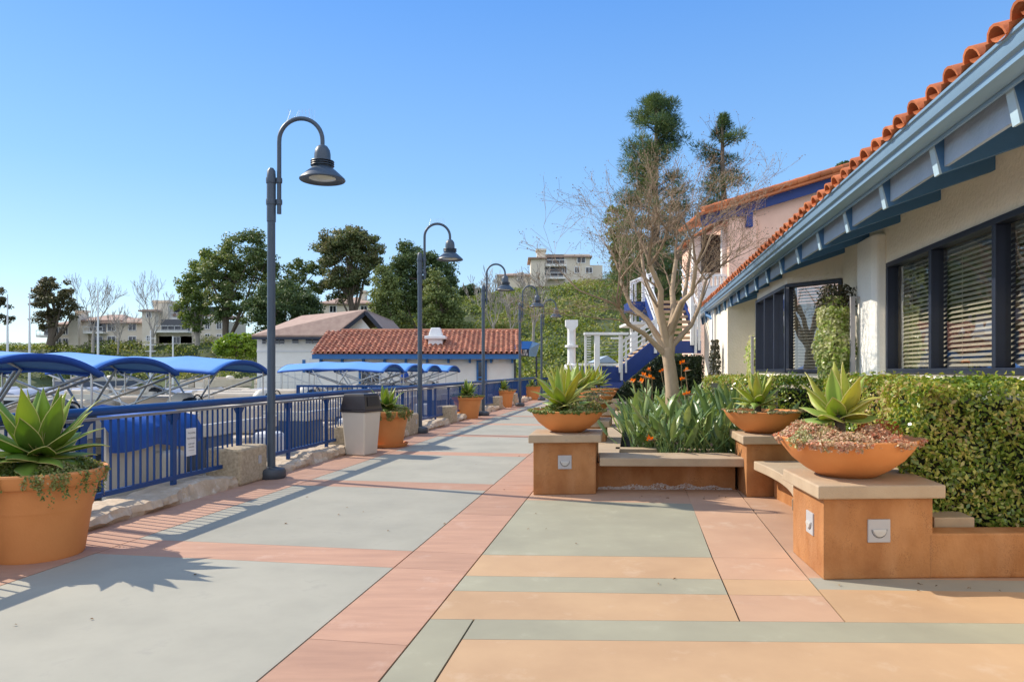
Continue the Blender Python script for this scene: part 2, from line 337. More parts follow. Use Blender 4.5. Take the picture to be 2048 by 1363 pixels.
# ---------------------------------------------------------------- ground, water, paving
def interp(x, xs, ys): return float(np.interp(x, xs, ys))
def smooth(a, b, x):
    u = min(max((x-a)/(b-a), 0), 1); return u*u*(3-2*u)
RIDGE = ([-400,0,250,450,600,700,800,900,1000,1100,1250,1400,1700], [4,5.2,6.2,7,8.5,11,13.5,15.2,15.8,17.2,18.5,19.5,20])
BASE = ([-400,0,450,560,700,850,1000,1700], [126,126,122,95,74,64,60,58])
def hill(X, Y):
    px = CX+F*X/max(Y, 20); px = min(max(px, -400), 1700)
    b = interp(px, *BASE); top = interp(px, *RIDGE)
    e = 140 if px < 450 else 148
    e = b+18 if px < 450 else 146
    return (top+.5)*smooth(b-2, e, Y) if Y > b-4 else 0
SHORE = [(-5.75,-30),(-5.75,37.5)]
def land(X, Y):
    """1 on land, 0 in the lake"""
    t = X*CA-Y*SA; s = X*SA+Y*CA
    px = CX+F*X/max(Y, 1)
    if t > -5.9: return 1
    if Y > 38.5 and X > -11.6-max(0, Y-40)*.62: return 1
    if Y > 60 and X > -24-max(0, Y-60)*.55: return 1
    if Y > 124: return 1
    return 0
def height(X, Y):
    l = land(X, Y)
    if not l: return -2.2
    t = X*CA-Y*SA
    return hill(X, Y)-.08
xs = sorted(set(list(np.arange(-330, -60, 6.))+list(np.arange(-60, 60, 1.5))+list(np.arange(60, 260, 8.))+[-900,-600,600,900]))
ys = sorted(set(list(np.arange(-40, 20, 6.))+list(np.arange(20, 80, 1.5))+list(np.arange(80, 200, 3.))+list(np.arange(200, 420, 20))+[-300,-120,700,1200]))
V = [(x, y, height(x, y)) for y in ys for x in xs]; nx = len(xs)
b = MB(); b.add(V, [(j*nx+i, j*nx+i+1, (j+1)*nx+i+1, (j+1)*nx+i) for j in range(len(ys)-1) for i in range(nx-1)])
struct(b.build('terrain', grassm, smooth=180))
wm = bpy.data.materials.new('lake_water'); wm.use_nodes = True; t = wm.node_tree; p = t.nodes['Principled BSDF']
p.inputs['Base Color'].default_value = (.035,.06,.05,1); p.inputs['Roughness'].default_value = .06; p.inputs['Specular IOR Level'].default_value = .6
n = nd(t, 'TexNoise'); n.inputs['Scale'].default_value = 1.6; n.inputs['Detail'].default_value = 4; tc = nd(t, 'TexCoord'); mp = nd(t, 'Mapping'); mp.inputs['Scale'].default_value = (1,2.2,1)
bp = nd(t, 'Bump'); bp.inputs['Strength'].default_value = .25; bp.inputs['Distance'].default_value = .06
t.links.new(tc.outputs['Object'], mp.inputs[0]); t.links.new(mp.outputs[0], n.inputs['Vector']); t.links.new(n.outputs[0], bp.inputs['Height']); t.links.new(bp.outputs[0], p.inputs['Normal'])
b = MB(); b.poly((-700,-60,-.6),(-5,-60,-.6),(3,44,-.6),(-5,132,-.6),(-700,132,-.6)); struct(b.build('water', wm))
# paving: a dark bed and coloured concrete panels with open joints
b = MB(); b.wbox(-5.6, 14, -14, 60, -.5, -.012); struct(b.build('promenade_bed', joint))
PAV = {k: MB() for k in ('grey','greyo','pink','orng','salm')}
def panel(kind, pts, g=.006, gs=.0022):
    """pts in (t,s); shrunk by the joint"""
    c = Vector((sum(p[0] for p in pts)/len(pts), sum(p[1] for p in pts)/len(pts)))
    q = []
    for p in pts:
        d = Vector((p[0]-c.x, p[1]-c.y)); q.append(W(p[0]-math.copysign(g, d.x), p[1]-math.copysign(gs, d.y)))
    PAV[kind].prism(q, -.06, 0)
def rect(kind, t0, t1, s0, s1, m=0., tr=0.):
    panel(kind, [(t0, s0+m*(t0-tr)), (t1, s0+m*(t1-tr)), (t1, s1+m*(t1-tr)), (t0, s1+m*(t0-tr))])
bands = [5.36+3.62*k for k in range(-4, 14)]; bw = .52
edges = []
for i, s0 in enumerate(bands):
    s1 = s0+bw; s2 = bands[i+1] if i+1 < len(bands) else s0+3.62
    rect('pink', -5.3, -4.48, s0, s2)
    for a, b_ in ((-4.48, -1.84),):
        rect('pink', a, b_, s0, s1); rect('grey', a, b_, s1, s2)
    rect('pink', -1.84, -1.24, s0, s1); rect('pink', -1.84, -1.24, s1, s1+1.6); rect('pink', -1.84, -1.24, s1+1.6, s2)
# right of the long pink band
panel('greyo', [(-1.24,-12),(-.965,-12),(-.965,4.33),(-1.24,4.292)])
M_ = .145
rect('orng', -.96, 6, -12, 4.02, 0) if False else panel('orng', [(-.965,-12),(7,-12),(7,4.0+M_*7.96),(-.965,4.0)])
panel('greyo', [(-.965,4.0),(7,4.0+M_*7.96),(7,4.33+M_*7.96),(-.965,4.33)])
m2 = .12
def row(kind, t0, t1, a, b_): panel(kind, [(t0, a+m2*(t0+1.23)),(t1, a+m2*(t1+1.23)),(t1, b_+m2*(t1+1.23)),(t0, b_+m2*(t0+1.23))])
panel('greyo', [(-1.235,4.31),(-.96,4.345),(-.96,4.36),(-1.235,4.325)]) if False else None
gt = lambda t_: 4.332+M_*(t_+.965)
def row0(kind, t0, t1, b_): panel(kind, [(t0, gt(t0)),(t1, gt(t1)),(t1, b_+m2*(t1+1.23)),(t0, b_+m2*(t0+1.23))])
row0('orng', -1.24, .665, 4.87); row('greyo', -1.24, .665, 4.87, 5.24); row('orng', -1.24, .665, 5.24, 5.86)
panel('greyo', [(-1.24,5.86),(.665,5.86+m2*1.895),(.70,8.5),(-1.24,8.42)])
panel('salm', [(-1.24,8.42),(.70,8.5),(.70,9.8),(-1.24,9.8)])
row0('salm', .665, 1.305, 4.87); row('orng', .665, 1.305, 4.87, 5.24); row('salm', .665, 1.305, 5.24, 5.86)
panel('salm', [(.665,5.86+m2*1.895),(1.305,5.86+m2*2.535),(1.36,9.8),(.70,9.8)])
row0('orng', 1.305, 7, 5.02); row('grey', 1.305, 7, 5.02, 5.30)
panel('salm', [(1.305,5.30+m2*2.535),(4.5,5.30+m2*5.7),(4.5,9.8),(1.36,9.8)])
for k, mt in (('grey',grey),('greyo',greyo),('pink',pink),('orng',orng),('salm',salm)):
    struct(PAV[k].build('paving', mt))
b = MB(); b.wbox(-1.235, 14, 9.8, 58, -.06, -.004); struct(b.build('walkway', grey))
b = MB(); b.wbox(-6.0, -5.62, -14, 37.5, -2.4, -.02); tag(b.build('sea_wall', aggr), 'rough concrete sea wall below the blue railing', 'wall')
# stone kerb under the railing
n1 = 620; b = MB(); vs = []; prof = [(-5.17,0),(-5.16,.05),(-5.175,.10),(-5.19,.135),(-5.27,.15),(-5.40,.15),(-5.52,.15),(-5.66,.15),(-5.68,-.3)]
for i in range(n1):
    s_ = -6+48*i/(n1-1); w1 = .035*sin(s_*2.1)+.03*sin(s_*5.3+1)+.02*rnd.uniform(-1,1)
    for k, (tt, zz) in enumerate(prof):
        dz = (.03*sin(s_*1.7+.5)+.02*sin(s_*4.1)) if k > 1 else 0
        vs.append(W(tt+(w1 if 0 < k < 5 else 0)+rnd.uniform(-.013,.013)*(k < 5), s_, zz+dz*(zz/.15 if zz > 0 else 0)+(rnd.uniform(-.011,.011) if k else 0)))
np_ = len(prof); b.add(vs, [(i*np_+k, i*np_+k+1, (i+1)*np_+k+1, (i+1)*np_+k) for i in range(n1-1) for k in range(np_-1)])
struct(b.build('kerb', stone, smooth=18))
# ---------------------------------------------------------------- building with the long eave
TW, TB, TE = 3.3, 2.6, 2.4
root = thing('stucco_building', 'cream stucco building with blue rafters, clay barrel tiles and navy windows', 'building', W(TW, 14), -A)
ZS, ZH, ZT = 1.55, 2.89, 3.62
wb = MB()
def wall(p, q, z0, z1, th=.25):
    P, Q = W(*p), W(*q); d = (Q-P).normalized(); nrm = Vector((d.y, -d.x, 0))
    if nrm.dot(W(1,0)) < 0: nrm = -nrm
    wb.prism([P, Q, Q+nrm*th, P+nrm*th], z0, z1)
w1a, w1b = 5.4, 9.92
wall((TW,2.0),(TW,w1a),0,ZT); wall((TW,w1a),(TW,w1b),0,ZS-.05); wall((TW,w1a),(TW,w1b),ZH+.06,ZT); wall((TW,w1b),(TW,11.95),0,ZT)
bay = [(TW,11.95),(TB,12.62),(TB,15.5),(TW,16.2)]; BH = 2.96
for i in range(3):
    wall(bay[i], bay[i+1], 0, ZS-.05); wall(bay[i], bay[i+1], BH+.05, ZT)
wall((TW,16.2),(TW,18.9),0,ZT); wall((TE,18.8),(TE+.9,18.8),0,ZT); wall((TE,18.8),(TE,24.3),0,ZT); wall((TE,24.3),(7,24.3),0,ZT)
wb.wbox(7.0, 7.25, 2, 24.5, 0, 5.0); wb.wbox(TW, 7.2, 1.8, 2.0, 0, 5)
wb.build('wall', stucco, root)
b = MB(); b.prism([W(TW-.11,10.02),W(TW-.15,10.12),W(TW-.15,10.72),W(TW-.04,10.86),W(TW+.02,10.86),W(TW+.02,10.02)], 0, 3.35); b.build('pilaster', stuccow, root, bevel=.03)
b = MB(); b.wbox(TW-.07, TW-.004, w1a, 9.98, 1.3, ZS-.07); b.build('sill_wall', stuccow, root)
b = MB(); b.wbox(TE-.03, TE-.004, 21.2, 21.3, 1.5, 2.9); b.build('slot_vent', bark, root)
b = MB(); b.wbox(TE-.06, TE-.004, 21.0, 21.18, .2, 3.3); b.wbox(TE-.06, TE-.004, 21.32, 21.9, .2, 3.3); b.build('pilaster', stuccow, root)
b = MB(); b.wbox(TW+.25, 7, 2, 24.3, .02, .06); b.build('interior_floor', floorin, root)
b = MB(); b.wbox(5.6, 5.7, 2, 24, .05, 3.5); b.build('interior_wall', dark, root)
def window(p, q, z0, z1, cuts, fw=.06, name='window'):
    """frame with mullions at the given fractions, pane and slatted blind behind"""
    P, Q = W(*p), W(*q); L = (Q-P).length; d = (Q-P)/L; nrm = Vector((d.y, -d.x, 0))
    if nrm.dot(W(1,0)) < 0: nrm = -nrm
    def pt(u, dep, z): v = P+d*u+nrm*dep; return Vector((v.x, v.y, z))
    fb = MB(); dp = .10
    def rb(u0, u1, a, b_): fb.prism([pt(u0,-.035,0)[:2]+(0,), pt(u1,-.035,0)[:2]+(0,), pt(u1,dp,0)[:2]+(0,), pt(u0,dp,0)[:2]+(0,)], a, b_)
    rb(0, L, z0, z0+fw); rb(0, L, z1-fw, z1); rb(0, fw, z0+fw, z1-fw); rb(L-fw, L, z0+fw, z1-fw)
    for c in cuts: rb(c-fw*.55, c+fw*.55, z0+fw, z1-fw)
    fr = fb.build(name, navy, root, bevel=.006)
    gb = MB(); gb.poly(pt(fw,.05,z0+fw), pt(L-fw,.05,z0+fw), pt(L-fw,.05,z1-fw), pt(fw,.05,z1-fw)); gb.build('pane', glass, fr)
    bb = MB(); us = [fw]+list(cuts)+[L-fw]
    for a, c in zip(us[:-1], us[1:]):
        nz = int((z1-z0-.1)/.052)
        for k in range(nz):
            z = z0+.1+k*.052; tl = .017
            bb.add([pt(a+.05,.13,z-tl), pt(c-.05,.13,z-tl), pt(c-.05,.172,z+tl), pt(a+.05,.172,z+tl), pt(a+.05,.133,z-tl-.003), pt(c-.05,.133,z-tl-.003), pt(c-.05,.175,z+tl-.003), pt(a+.05,.175,z+tl-.003)],
                   [(0,1,2,3),(4,7,6,5),(0,4,5,1),(2,6,7,3)])
        for u in (a+.25*(c-a), a+.75*(c-a)): bb.bar(pt(u,.15,z0+.1), pt(u,.15,z1-.08), .004, .004)
    bb.build('blind', blind, fr)
s8, s7 = sx(1866, TW), sx(1995, TW)
window((TW,w1a),(TW,w1b),ZS-.04,ZH+.05,[s7-w1a, s8-w1a],.062)
window(bay[0],bay[1],ZS-.04,BH+.04,[])
window(bay[1],bay[2],ZS-.04,BH+.04,[.95,1.9])
window(bay[2],bay[3],ZS-.04,BH+.04,[])
# eave: slope of the roof 18 degrees
SL = math.tan(radians(18.5))
def rz(t): return 3.06+(t-2.32)*SL       # underside of the rafters
rafs = [2.55+1.165*k for k in range(20)]
for s_ in rafs:
    b = MB(); w = .085
    def P_(t, ds, z): v = W(t, s_+ds); return (v.x, v.y, z)
    for t0, t1 in ((2.32, 3.34),):
        vs = [P_(t0+.05,-w/2,rz(t0+.05)),P_(t1,-w/2,rz(t1)),P_(t1,-w/2,rz(t1)+.30),P_(t0,-w/2,rz(t0)+.28),
              P_(t0+.05,w/2,rz(t0+.05)),P_(t1,w/2,rz(t1)),P_(t1,w/2,rz(t1)+.30),P_(t0,w/2,rz(t0)+.28)]
        b.add(vs, [(0,3,2,1),(4,5,6,7),(0,1,5,4),(1,2,6,5),(2,3,7,6),(3,0,4,7)])
    r_ = b.build('rafter', rafter, root)
    e = MB(); e.add([P_(2.314+.05,-w/2-.002,rz(2.37)-.002),P_(2.314,-w/2-.002,rz(2.32)+.28),P_(2.314,w/2+.002,rz(2.32)+.28),P_(2.314+.05,w/2+.002,rz(2.37)-.002),
                     P_(2.334+.05,-w/2-.002,rz(2.37)),P_(2.319,-w/2-.002,rz(2.32)+.28),P_(2.319,w/2+.002,rz(2.32)+.28),P_(2.334+.05,w/2+.002,rz(2.37))],
                    [(0,1,2,3),(4,7,6,5),(0,3,7,4),(0,4,5,1),(1,5,6,2),(2,6,7,3)])
    e.build('rafter_end', rafter_l, r_)
b = MB()
for s0, s1 in zip(rafs[:-1], rafs[1:]):                          # pale blocking boards between the rafter tails
    b.wbox(2.40, 2.43, s0+.045, s1-.045, 3.13, 3.40)
b.build('blocking', soffit, root)
b = MB(); b.prism([W(2.29,1.8),W(2.31,1.8),W(2.31,25.0),W(2.29,25.0)], 3.28, 3.352); b.build('fascia', gutter, root)
b = MB(); v0, v1 = [W(2.2,s_) for s_ in (1.8,25.0)], [W(7.3,s_) for s_ in (1.8,25.0)]
z0, z1 = rz(2.2)+.335, rz(7.3)+.335
b.add([(v0[0].x,v0[0].y,z0),(v0[1].x,v0[1].y,z0),(v1[1].x,v1[1].y,z1),(v1[0].x,v1[0].y,z1),(v0[0].x,v0[0].y,z0+.05),(v0[1].x,v0[1].y,z0+.05),(v1[1].x,v1[1].y,z1+.05),(v1[0].x,v1[0].y,z1+.05)],
      [(0,3,2,1),(4,5,6,7),(0,1,5,4),(1,2,6,5),(2,3,7,6),(3,0,4,7)])
b.build('roof_deck', soffit, root)
b = MB(); prof = [(2.285,3.304),(2.185,3.304),(2.165,3.312),(2.160,3.350),(2.132,3.362),(2.118,3.40),(2.112,3.426),(2.096,3.430),(2.093,3.448),(2.105,3.456),(2.125,3.45),(2.13,3.41),(2.15,3.375),(2.175,3.36),(2.18,3.32),(2.275,3.316),(2.275,3.44),(2.285,3.44)]
m = len(prof); vs = [W(t_, s_, z_) for s_ in (1.8, 25.05) for t_, z_ in prof]
b.add(vs, [(i,(i+1)%m,(i+1)%m+m,i+m) for i in range(m)]+[tuple(range(m)),tuple(range(m,2*m))[::-1]])
b.build('gutter', gutter, root, smooth=24)
b = MB(); b.tube([W(2.2,22.0,3.4),W(2.25,22.0,3.2),W(2.5,21.2,2.95),W(3.1,19.3,2.72),W(3.24,18.6,2.68)], .05, 8); b.build('downpipe', rafter, root, smooth=True)
def tiles(mb, O, U, Vd, N, nu, nv, du, dv, r=.092, pans=True, jit=.006):
    """barrel tiles: columns along U, courses up Vd, bulging along N"""
    K = 7
    for i in range(nu):
        for j in range(nv):
            o = O+U*(du*i+rnd.uniform(-jit,jit))+Vd*(dv*j+rnd.uniform(-jit,jit)*2)+N*(.012*rnd.random())
            vs = []
            for e, (vv, rr, hh) in enumerate(((0, r, .035), (dv*1.1, r*.82, 0))):
                for k in range(K+1):
                    a = pi*k/K; vs.append(o+Vd*vv+U*(-cos(a)*rr)+N*(sin(a)*rr*.95+hh))
                for k in range(K+1):
                    a = pi*k/K; vs.append(o+Vd*vv+U*(-cos(a)*rr*.84)+N*(sin(a)*rr*.79+hh))
            n = K+1
            fs = [(k, k+1, 2*n+k+1, 2*n+k) for k in range(K)]+[(k+1, k, n+k, n+k+1) for k in range(K)]+[(n+k+1, n+k, 3*n+k, 3*n+k+1) for k in range(K)]
            mb.add(vs, fs)
            if pans:
                vs = []; o2 = o+U*(du/2)
                for vv, rr in ((-.04, r*.95), (dv*1.05, r)):
                    for k in range(K+1):
                        a = pi*k/K; vs.append(o2+Vd*vv+U*(-cos(a)*rr)+N*(-sin(a)*rr*.5+.05))
                mb.add(vs, [(k, k+1, n+k+1, n+k) for k in range(K)])
b = MB(); up = (W(cos(radians(18.5)),0)+Vector((0,0,sin(radians(18.5))))); nn = (W(-sin(radians(18.5)),0)+Vector((0,0,cos(radians(18.5)))))
tiles(b, W(2.13,2.2,3.445), W(0,1), up, nn, 76, 5, .30, .40, .108)
b.build('roof_tiles', tile, root, smooth=35)
# trellis posts and the vines that climb them
def vine(t, s_, z0, z1, rt, rs, n, mat, label, post, bushy=1.):
    vt = thing('climbing_vine', label, 'vine', W(t, s_), -A)
    P = []; N_ = []
    for i in range(n):
        u = NR.random(); a = NR.random()*2*pi; z = z0+(z1-z0)*u
        k = (.92+.12*sin(z*5+s_)+.10*sin(z*11))*(1 if u < .93 else .7); rr = NR.uniform(.55,1.)*k
        d = W(cos(a)*rt*rr, sin(a)*rs*rr); P.append(tuple(W(t,s_)+d+Vector((0,0,z)))); N_.append((cos(a)*CA+sin(a)*SA, -cos(a)*SA+sin(a)*CA, .35))
    quads('foliage', leafq(np.array(P), np.array(N_), .062*bushy, .55, .5, .1), mat, vt)
    b = MB(); ps = [W(t+.04*sin(3*z), s_+.05*cos(4*z), z) for z in np.linspace(0, z1-.1, 9)]; b.tube(ps, .03, 6); b.build('stem', bark, vt, smooth=True)
    if post:
        b = MB(); b.wbox(post-.028, post+.028, s_-.40, s_-.345, 0, z1-.05); b.wbox(post-.028, TW-.02, s_-.40, s_-.345, z1-.049, z1-.02)
        o = b.build('trellis_post', pm_grey, None); tag(o, 'grey trellis post holding up the '+('bright ' if n > 2500 else 'pale ')+'climbing vine by the '+('bay window' if n > 2500 else 'recessed wall'), 'post')
pm_grey = pm('trellis_grey', (.42,.40,.40), rough=.6)
vine(2.92, 10.98, .5, 2.60, .27, .37, 11000, vinem, 'bright variegated vine climbing the post beside the bay window', 3.06)
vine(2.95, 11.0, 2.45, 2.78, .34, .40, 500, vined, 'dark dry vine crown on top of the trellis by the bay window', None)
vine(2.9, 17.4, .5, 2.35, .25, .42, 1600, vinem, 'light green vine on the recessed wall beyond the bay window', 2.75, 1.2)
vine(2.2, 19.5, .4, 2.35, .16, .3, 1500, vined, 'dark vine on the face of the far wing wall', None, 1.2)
# ---------------------------------------------------------------- planters
lensg = pm('step_lens', (.52,.51,.48), rough=.3)
def plinth_at(label, ctr, z, over=.06, light=True, lights=(0,)):
    """ctr: four world corners (front-left, front-right, back-right, back-left) of the cap"""
    c = sum((Vector(p) for p in ctr), Vector((0,0)))/4
    r = thing('planter_plinth', label, 'plinth', (c.x, c.y, 0), 0, 'concrete plinths carrying bowls')
    ins = [Vector(p)+(c-Vector(p)).normalized()*over*1.45 for p in ctr]
    b = MB(); b.prism(ins, 0, z-.10); b.build('body', plinth, r, bevel=.012)
    b = MB(); b.prism([Vector(p) for p in ctr], z-.10, z); b.build('cap', captan, r, bevel=.012)
    for k in lights:
        p, q = ins[k], ins[(k+1)%4]; d = (q-p).normalized(); n_ = Vector((d.y,-d.x)); mid = p.lerp(q, .5)
        if k == 3: mid = p.lerp(q, .62)
        def pt(u, z_, o): v = mid+d*u+n_*o; return (v.x, v.y, z_)
        zc = z-.345; b = MB(); hs = .085
        vs = [pt(-hs,zc-hs,.012),pt(hs,zc-hs,.012),pt(hs,zc+hs,.012),pt(-hs,zc+hs,.012),pt(-hs,zc-hs,-.01),pt(hs,zc-hs,-.01),pt(hs,zc+hs,-.01),pt(-hs,zc+hs,-.01)]
        b.add(vs, [(0,1,2,3),(0,4,5,1),(1,5,6,2),(2,6,7,3),(3,7,4,0)]); pl = b.build('step_light', stepl, r, bevel=.003)
        b = MB(); arc = [pt(-.055,zc+.012,.0125)]+[pt(-.055*cos(a),zc+.012-.06*sin(a),.0135) for a in np.linspace(0,pi,13)][1:-1]+[pt(.055,zc+.012,.0125)]
        arc2 = [pt(-.055*.9,zc+.012,.02)]+[pt(-.050*cos(a),zc+.012-.052*sin(a),.026) for a in np.linspace(0,pi,13)][1:-1]+[pt(.055*.9,zc+.012,.02)]
        n_a = len(arc); b.add(arc+arc2, [tuple(range(n_a,2*n_a))]+[(i,(i+1)%n_a,(i+1)%n_a+n_a,i+n_a) for i in range(n_a)]); b.build('lens', lensg, pl)
        b = MB(); b.tube([pt(-.058*cos(a),zc+.012-.063*sin(a),.0125) for a in np.linspace(0,pi,15)], .0022, 5); b.build('rim', lampg, pl)
    return r
ZA, ZC = .705, .75
plinth_at('rust brown plinth under the largest pale bowl, joined to the low wall by the hedge', [(2.24,5.20),(3.20,5.24),(3.36,6.24),(2.33,6.12)], ZA, lights=(0,3))
plinth_at('rust brown plinth between the two benches, carrying the bowl in front of the clipped hedge', [(2.80,8.62),(3.72,8.68),(3.84,9.66),(2.94,9.62)], ZC, lights=())
def Wq(t0,t1,s0,s1): return [W(t0,s0).xy, W(t1,s0).xy, W(t1,s1).xy, W(t0,s1).xy]
plinth_at('rust brown plinth at the promenade end of the straight bench, with a step light', [(.20,8.78),(1.11,8.84),(1.24,9.72),(.33,9.70)], ZC, lights=(0,))
ROW = [11.75, 14.75, 17.7, 20.6]
for k, lb in zip(ROW, ('rust brown plinth second in the promenade row, just behind the first bowl','rust brown plinth third in the promenade row beside the strelitzias','rust brown plinth fourth in the promenade row of bowls','rust brown plinth at the far end of the promenade row')):
    plinth_at(lb, Wq(-1.28,-.33,k-.46,k+.46), ZC, lights=(0,))
# benches
bn = thing('bench', 'straight sandstone bench slab between two plinths in front of the strelitzia bed', 'bench', (1.95,9.2,0))
b = MB(); b.prism([(1.10,8.93),(2.92,8.86),(2.95,9.50),(1.16,9.52)], .345, .45); b.build('seat', captan, bn, bevel=.012)
b = MB(); b.prism([(1.08,9.28),(2.9,9.24),(2.9,9.42),(1.08,9.45)], 0, .34); b.build('riser', plinth, bn)
b = MB()
for k in range(900):
    u = rnd.random(); x = 1.13+1.72*u; hgt = .085*(.35+.65*sin(pi*u))*(.5+.5*sin(x*9)**2)*rnd.random()
    b.ball((x, 9.276-.04*u, hgt), rnd.uniform(.004,.02), .006, rnd.uniform(.003,.008), 5, 3)
b.build('lime_crust', efflo, bn, smooth=True)
cb = thing('curved_bench', 'curved sandstone bench sweeping between the plinths in front of the hedge', 'bench', (3.0,7.4,0))
fr_ = [(2.93,8.62),(2.91,8.05),(2.84,7.45),(2.70,6.85),(2.50,6.30),(2.40,6.10)]; bk = [(3.50,8.66),(3.50,8.0),(3.44,7.3),(3.28,6.65),(3.05,6.15),(2.95,6.05)]
def spline(p, n=22):
    p = [Vector(q) for q in p]; o = []
    for i in range(n):
        u = (len(p)-1)*i/(n-1); k = min(int(u), len(p)-2); f_ = u-k
        p0, p1, p2, p3 = p[max(k-1,0)], p[k], p[k+1], p[min(k+2,len(p)-1)]
        o.append(.5*((2*p1)+(p2-p0)*f_+(2*p0-5*p1+4*p2-p3)*f_*f_+(3*p1-p0-3*p2+p3)*f_**3))
    return o
f2, k2 = spline(fr_), spline(bk)
def ribbon(mb, a, c, z0, z1):
    n = len(a); vs = [(p.x,p.y,z) for z in (z0,z1) for q in (a,c) for p in q]
    fs = []
    for i in range(n-1):
        fs += [(i,i+1,n+i+1,n+i),(2*n+i,3*n+i,3*n+i+1,2*n+i+1),(i,2*n+i,2*n+i+1,i+1),(n+i,n+i+1,3*n+i+1,3*n+i)]
    fs += [(0,n,3*n,2*n),(n-1,3*n-1,4*n-1,2*n-1)]
    mb.add(vs, fs)
b = MB(); ribbon(b, f2, k2, .345, .45); b.build('seat', captan, cb, bevel=.01)
b = MB(); ribbon(b, [p.lerp(q,.45) for p,q in zip(f2,k2)], [p.lerp(q,.62) for p,q in zip(f2,k2)], 0, .34); b.build('riser', plinth, cb)
lw_ = thing('low_wall', 'low rust brown concrete wall running off beside the near plinth in front of the hedge', 'wall', (4.2,5.4,0))
b = MB(); b.prism([(3.11,5.30),(7.5,5.36),(7.5,5.58),(3.15,5.52)], 0, .335); b.build('wall', plinth, lw_, bevel=.015)
b = MB(); b.prism([(3.30,5.56),(3.62,5.56),(3.66,5.80),(3.36,5.86)], .2, .40); tag(b.build('concrete_block', captan, None, bevel=.01, origin=Vector((3.6,6,0))), 'pale flat concrete block half hidden under the hedge behind the low wall', 'block')
pw = thing('planter_wall', 'low rust brown walls with sandstone coping round the strelitzia bed', 'wall', W(-.4,13,0), -A)
b = MB(); b.wbox(-.42, -.24, 9.75, 21, 0, .36); b.wbox(-.24, 3.1, 21, 21.2, 0, .36); b.build('wall', plinth, pw)
b = MB(); b.wbox(-.50, -.16, 9.80, 21.05, .362, .42); b.wbox(-.22, 1.2, 10.35, 10.6, .362, .42); b.build('coping', captan, pw)
b = MB(); b.wbox(-.22, 3.2, 9.75, 20.9, .02, .28); b.prism([(3.1,5.7),(7,5.8),(7,10.6),(3.7,10.6)], .0, .2); struct(b.build('planting_soil', soil))
# ---------------------------------------------------------------- plants in pots and bowls
marg = pm('agave_margin', (.62,.55,.22), (.50,.42,.14), .6, 9)
def agave(name, label, loc, n, L, wd_, mat, stem=.12, grp=None, seed=1, wide=1.0, emin=-8):
    R = random.Random(seed); r = thing(name, label, 'agave', loc, R.uniform(0,6), grp)
    b = MB(); mg = MB(); SEG, CR = 9, 4
    for i in range(n):
        u = i/(n-1); az_ = i*2.39996+R.uniform(-.2,.2); el_ = radians(84-(84-emin)*u**.72+R.uniform(-6,6)); Li = L*(.78+.3*sin(pi*min(1,u+.25)))*R.uniform(.88,1.1)
        wi = wd_*1.14*(.7+.35*u)*R.uniform(.85,1.1); bend = R.uniform(.1,.45)*(.3+u)*wide; tw = R.uniform(-.3,.3); fold = R.uniform(.22,.4)
        d = Vector((cos(az_)*cos(el_), sin(az_)*cos(el_), sin(el_))); p = Vector((cos(az_)*.03, sin(az_)*.03, stem+(1-u)*.07)); e = el_
        if R.random() < .22*u: bend *= 2.2
        sd = Vector((-sin(az_), cos(az_), 0)); vs = []
        for k in range(SEG+1):
            q = k/SEG; w = wi*(.42+.58*sin(pi*min(1, q*1.02)**.75))*(1 if q < .55 else max(0, 1-((q-.55)/.45)**1.7))
            e2 = e+.15*sin(q*3)-bend*q*q*1.5; d = Vector((cos(az_)*cos(e2), sin(az_)*cos(e2), sin(e2))); nn_ = sd.cross(d).normalized(); s2 = (sd*cos(tw*q)+nn_*sin(tw*q)).normalized(); n2 = s2.cross(d)
            for c in range(CR+1):
                x = (c/CR-.5)*2; vs.append(p+s2*(x*w*.5)-n2*(abs(x)**1.5*-fold*w*.5+ (1-abs(x))*.012*(1-q)))
            p = p+d*(Li/SEG)
        m_ = CR+1
        for c in (0, CR): mg.tube([vs[k*m_+c] for k in range(SEG+1)], .0028, 4, False)
        b.add(vs, [(k*m_+c, k*m_+c+1, (k+1)*m_+c+1, (k+1)*m_+c) for k in range(SEG) for c in range(CR)])
    o = b.build('rosette', mat, r, world=False, smooth=70); md = o.modifiers.new('solid','SOLIDIFY'); md.thickness = .006; md.offset = 0
    mg.build('leaf_margin', marg, o, world=False)
    b = MB(); b.tube([(0,0,-.05),(0.01,0,stem*.6),(0,0,stem+.05)], [.05,.045,.035], 8); b.build('stem', bark, r, world=False, smooth=True)
    return r
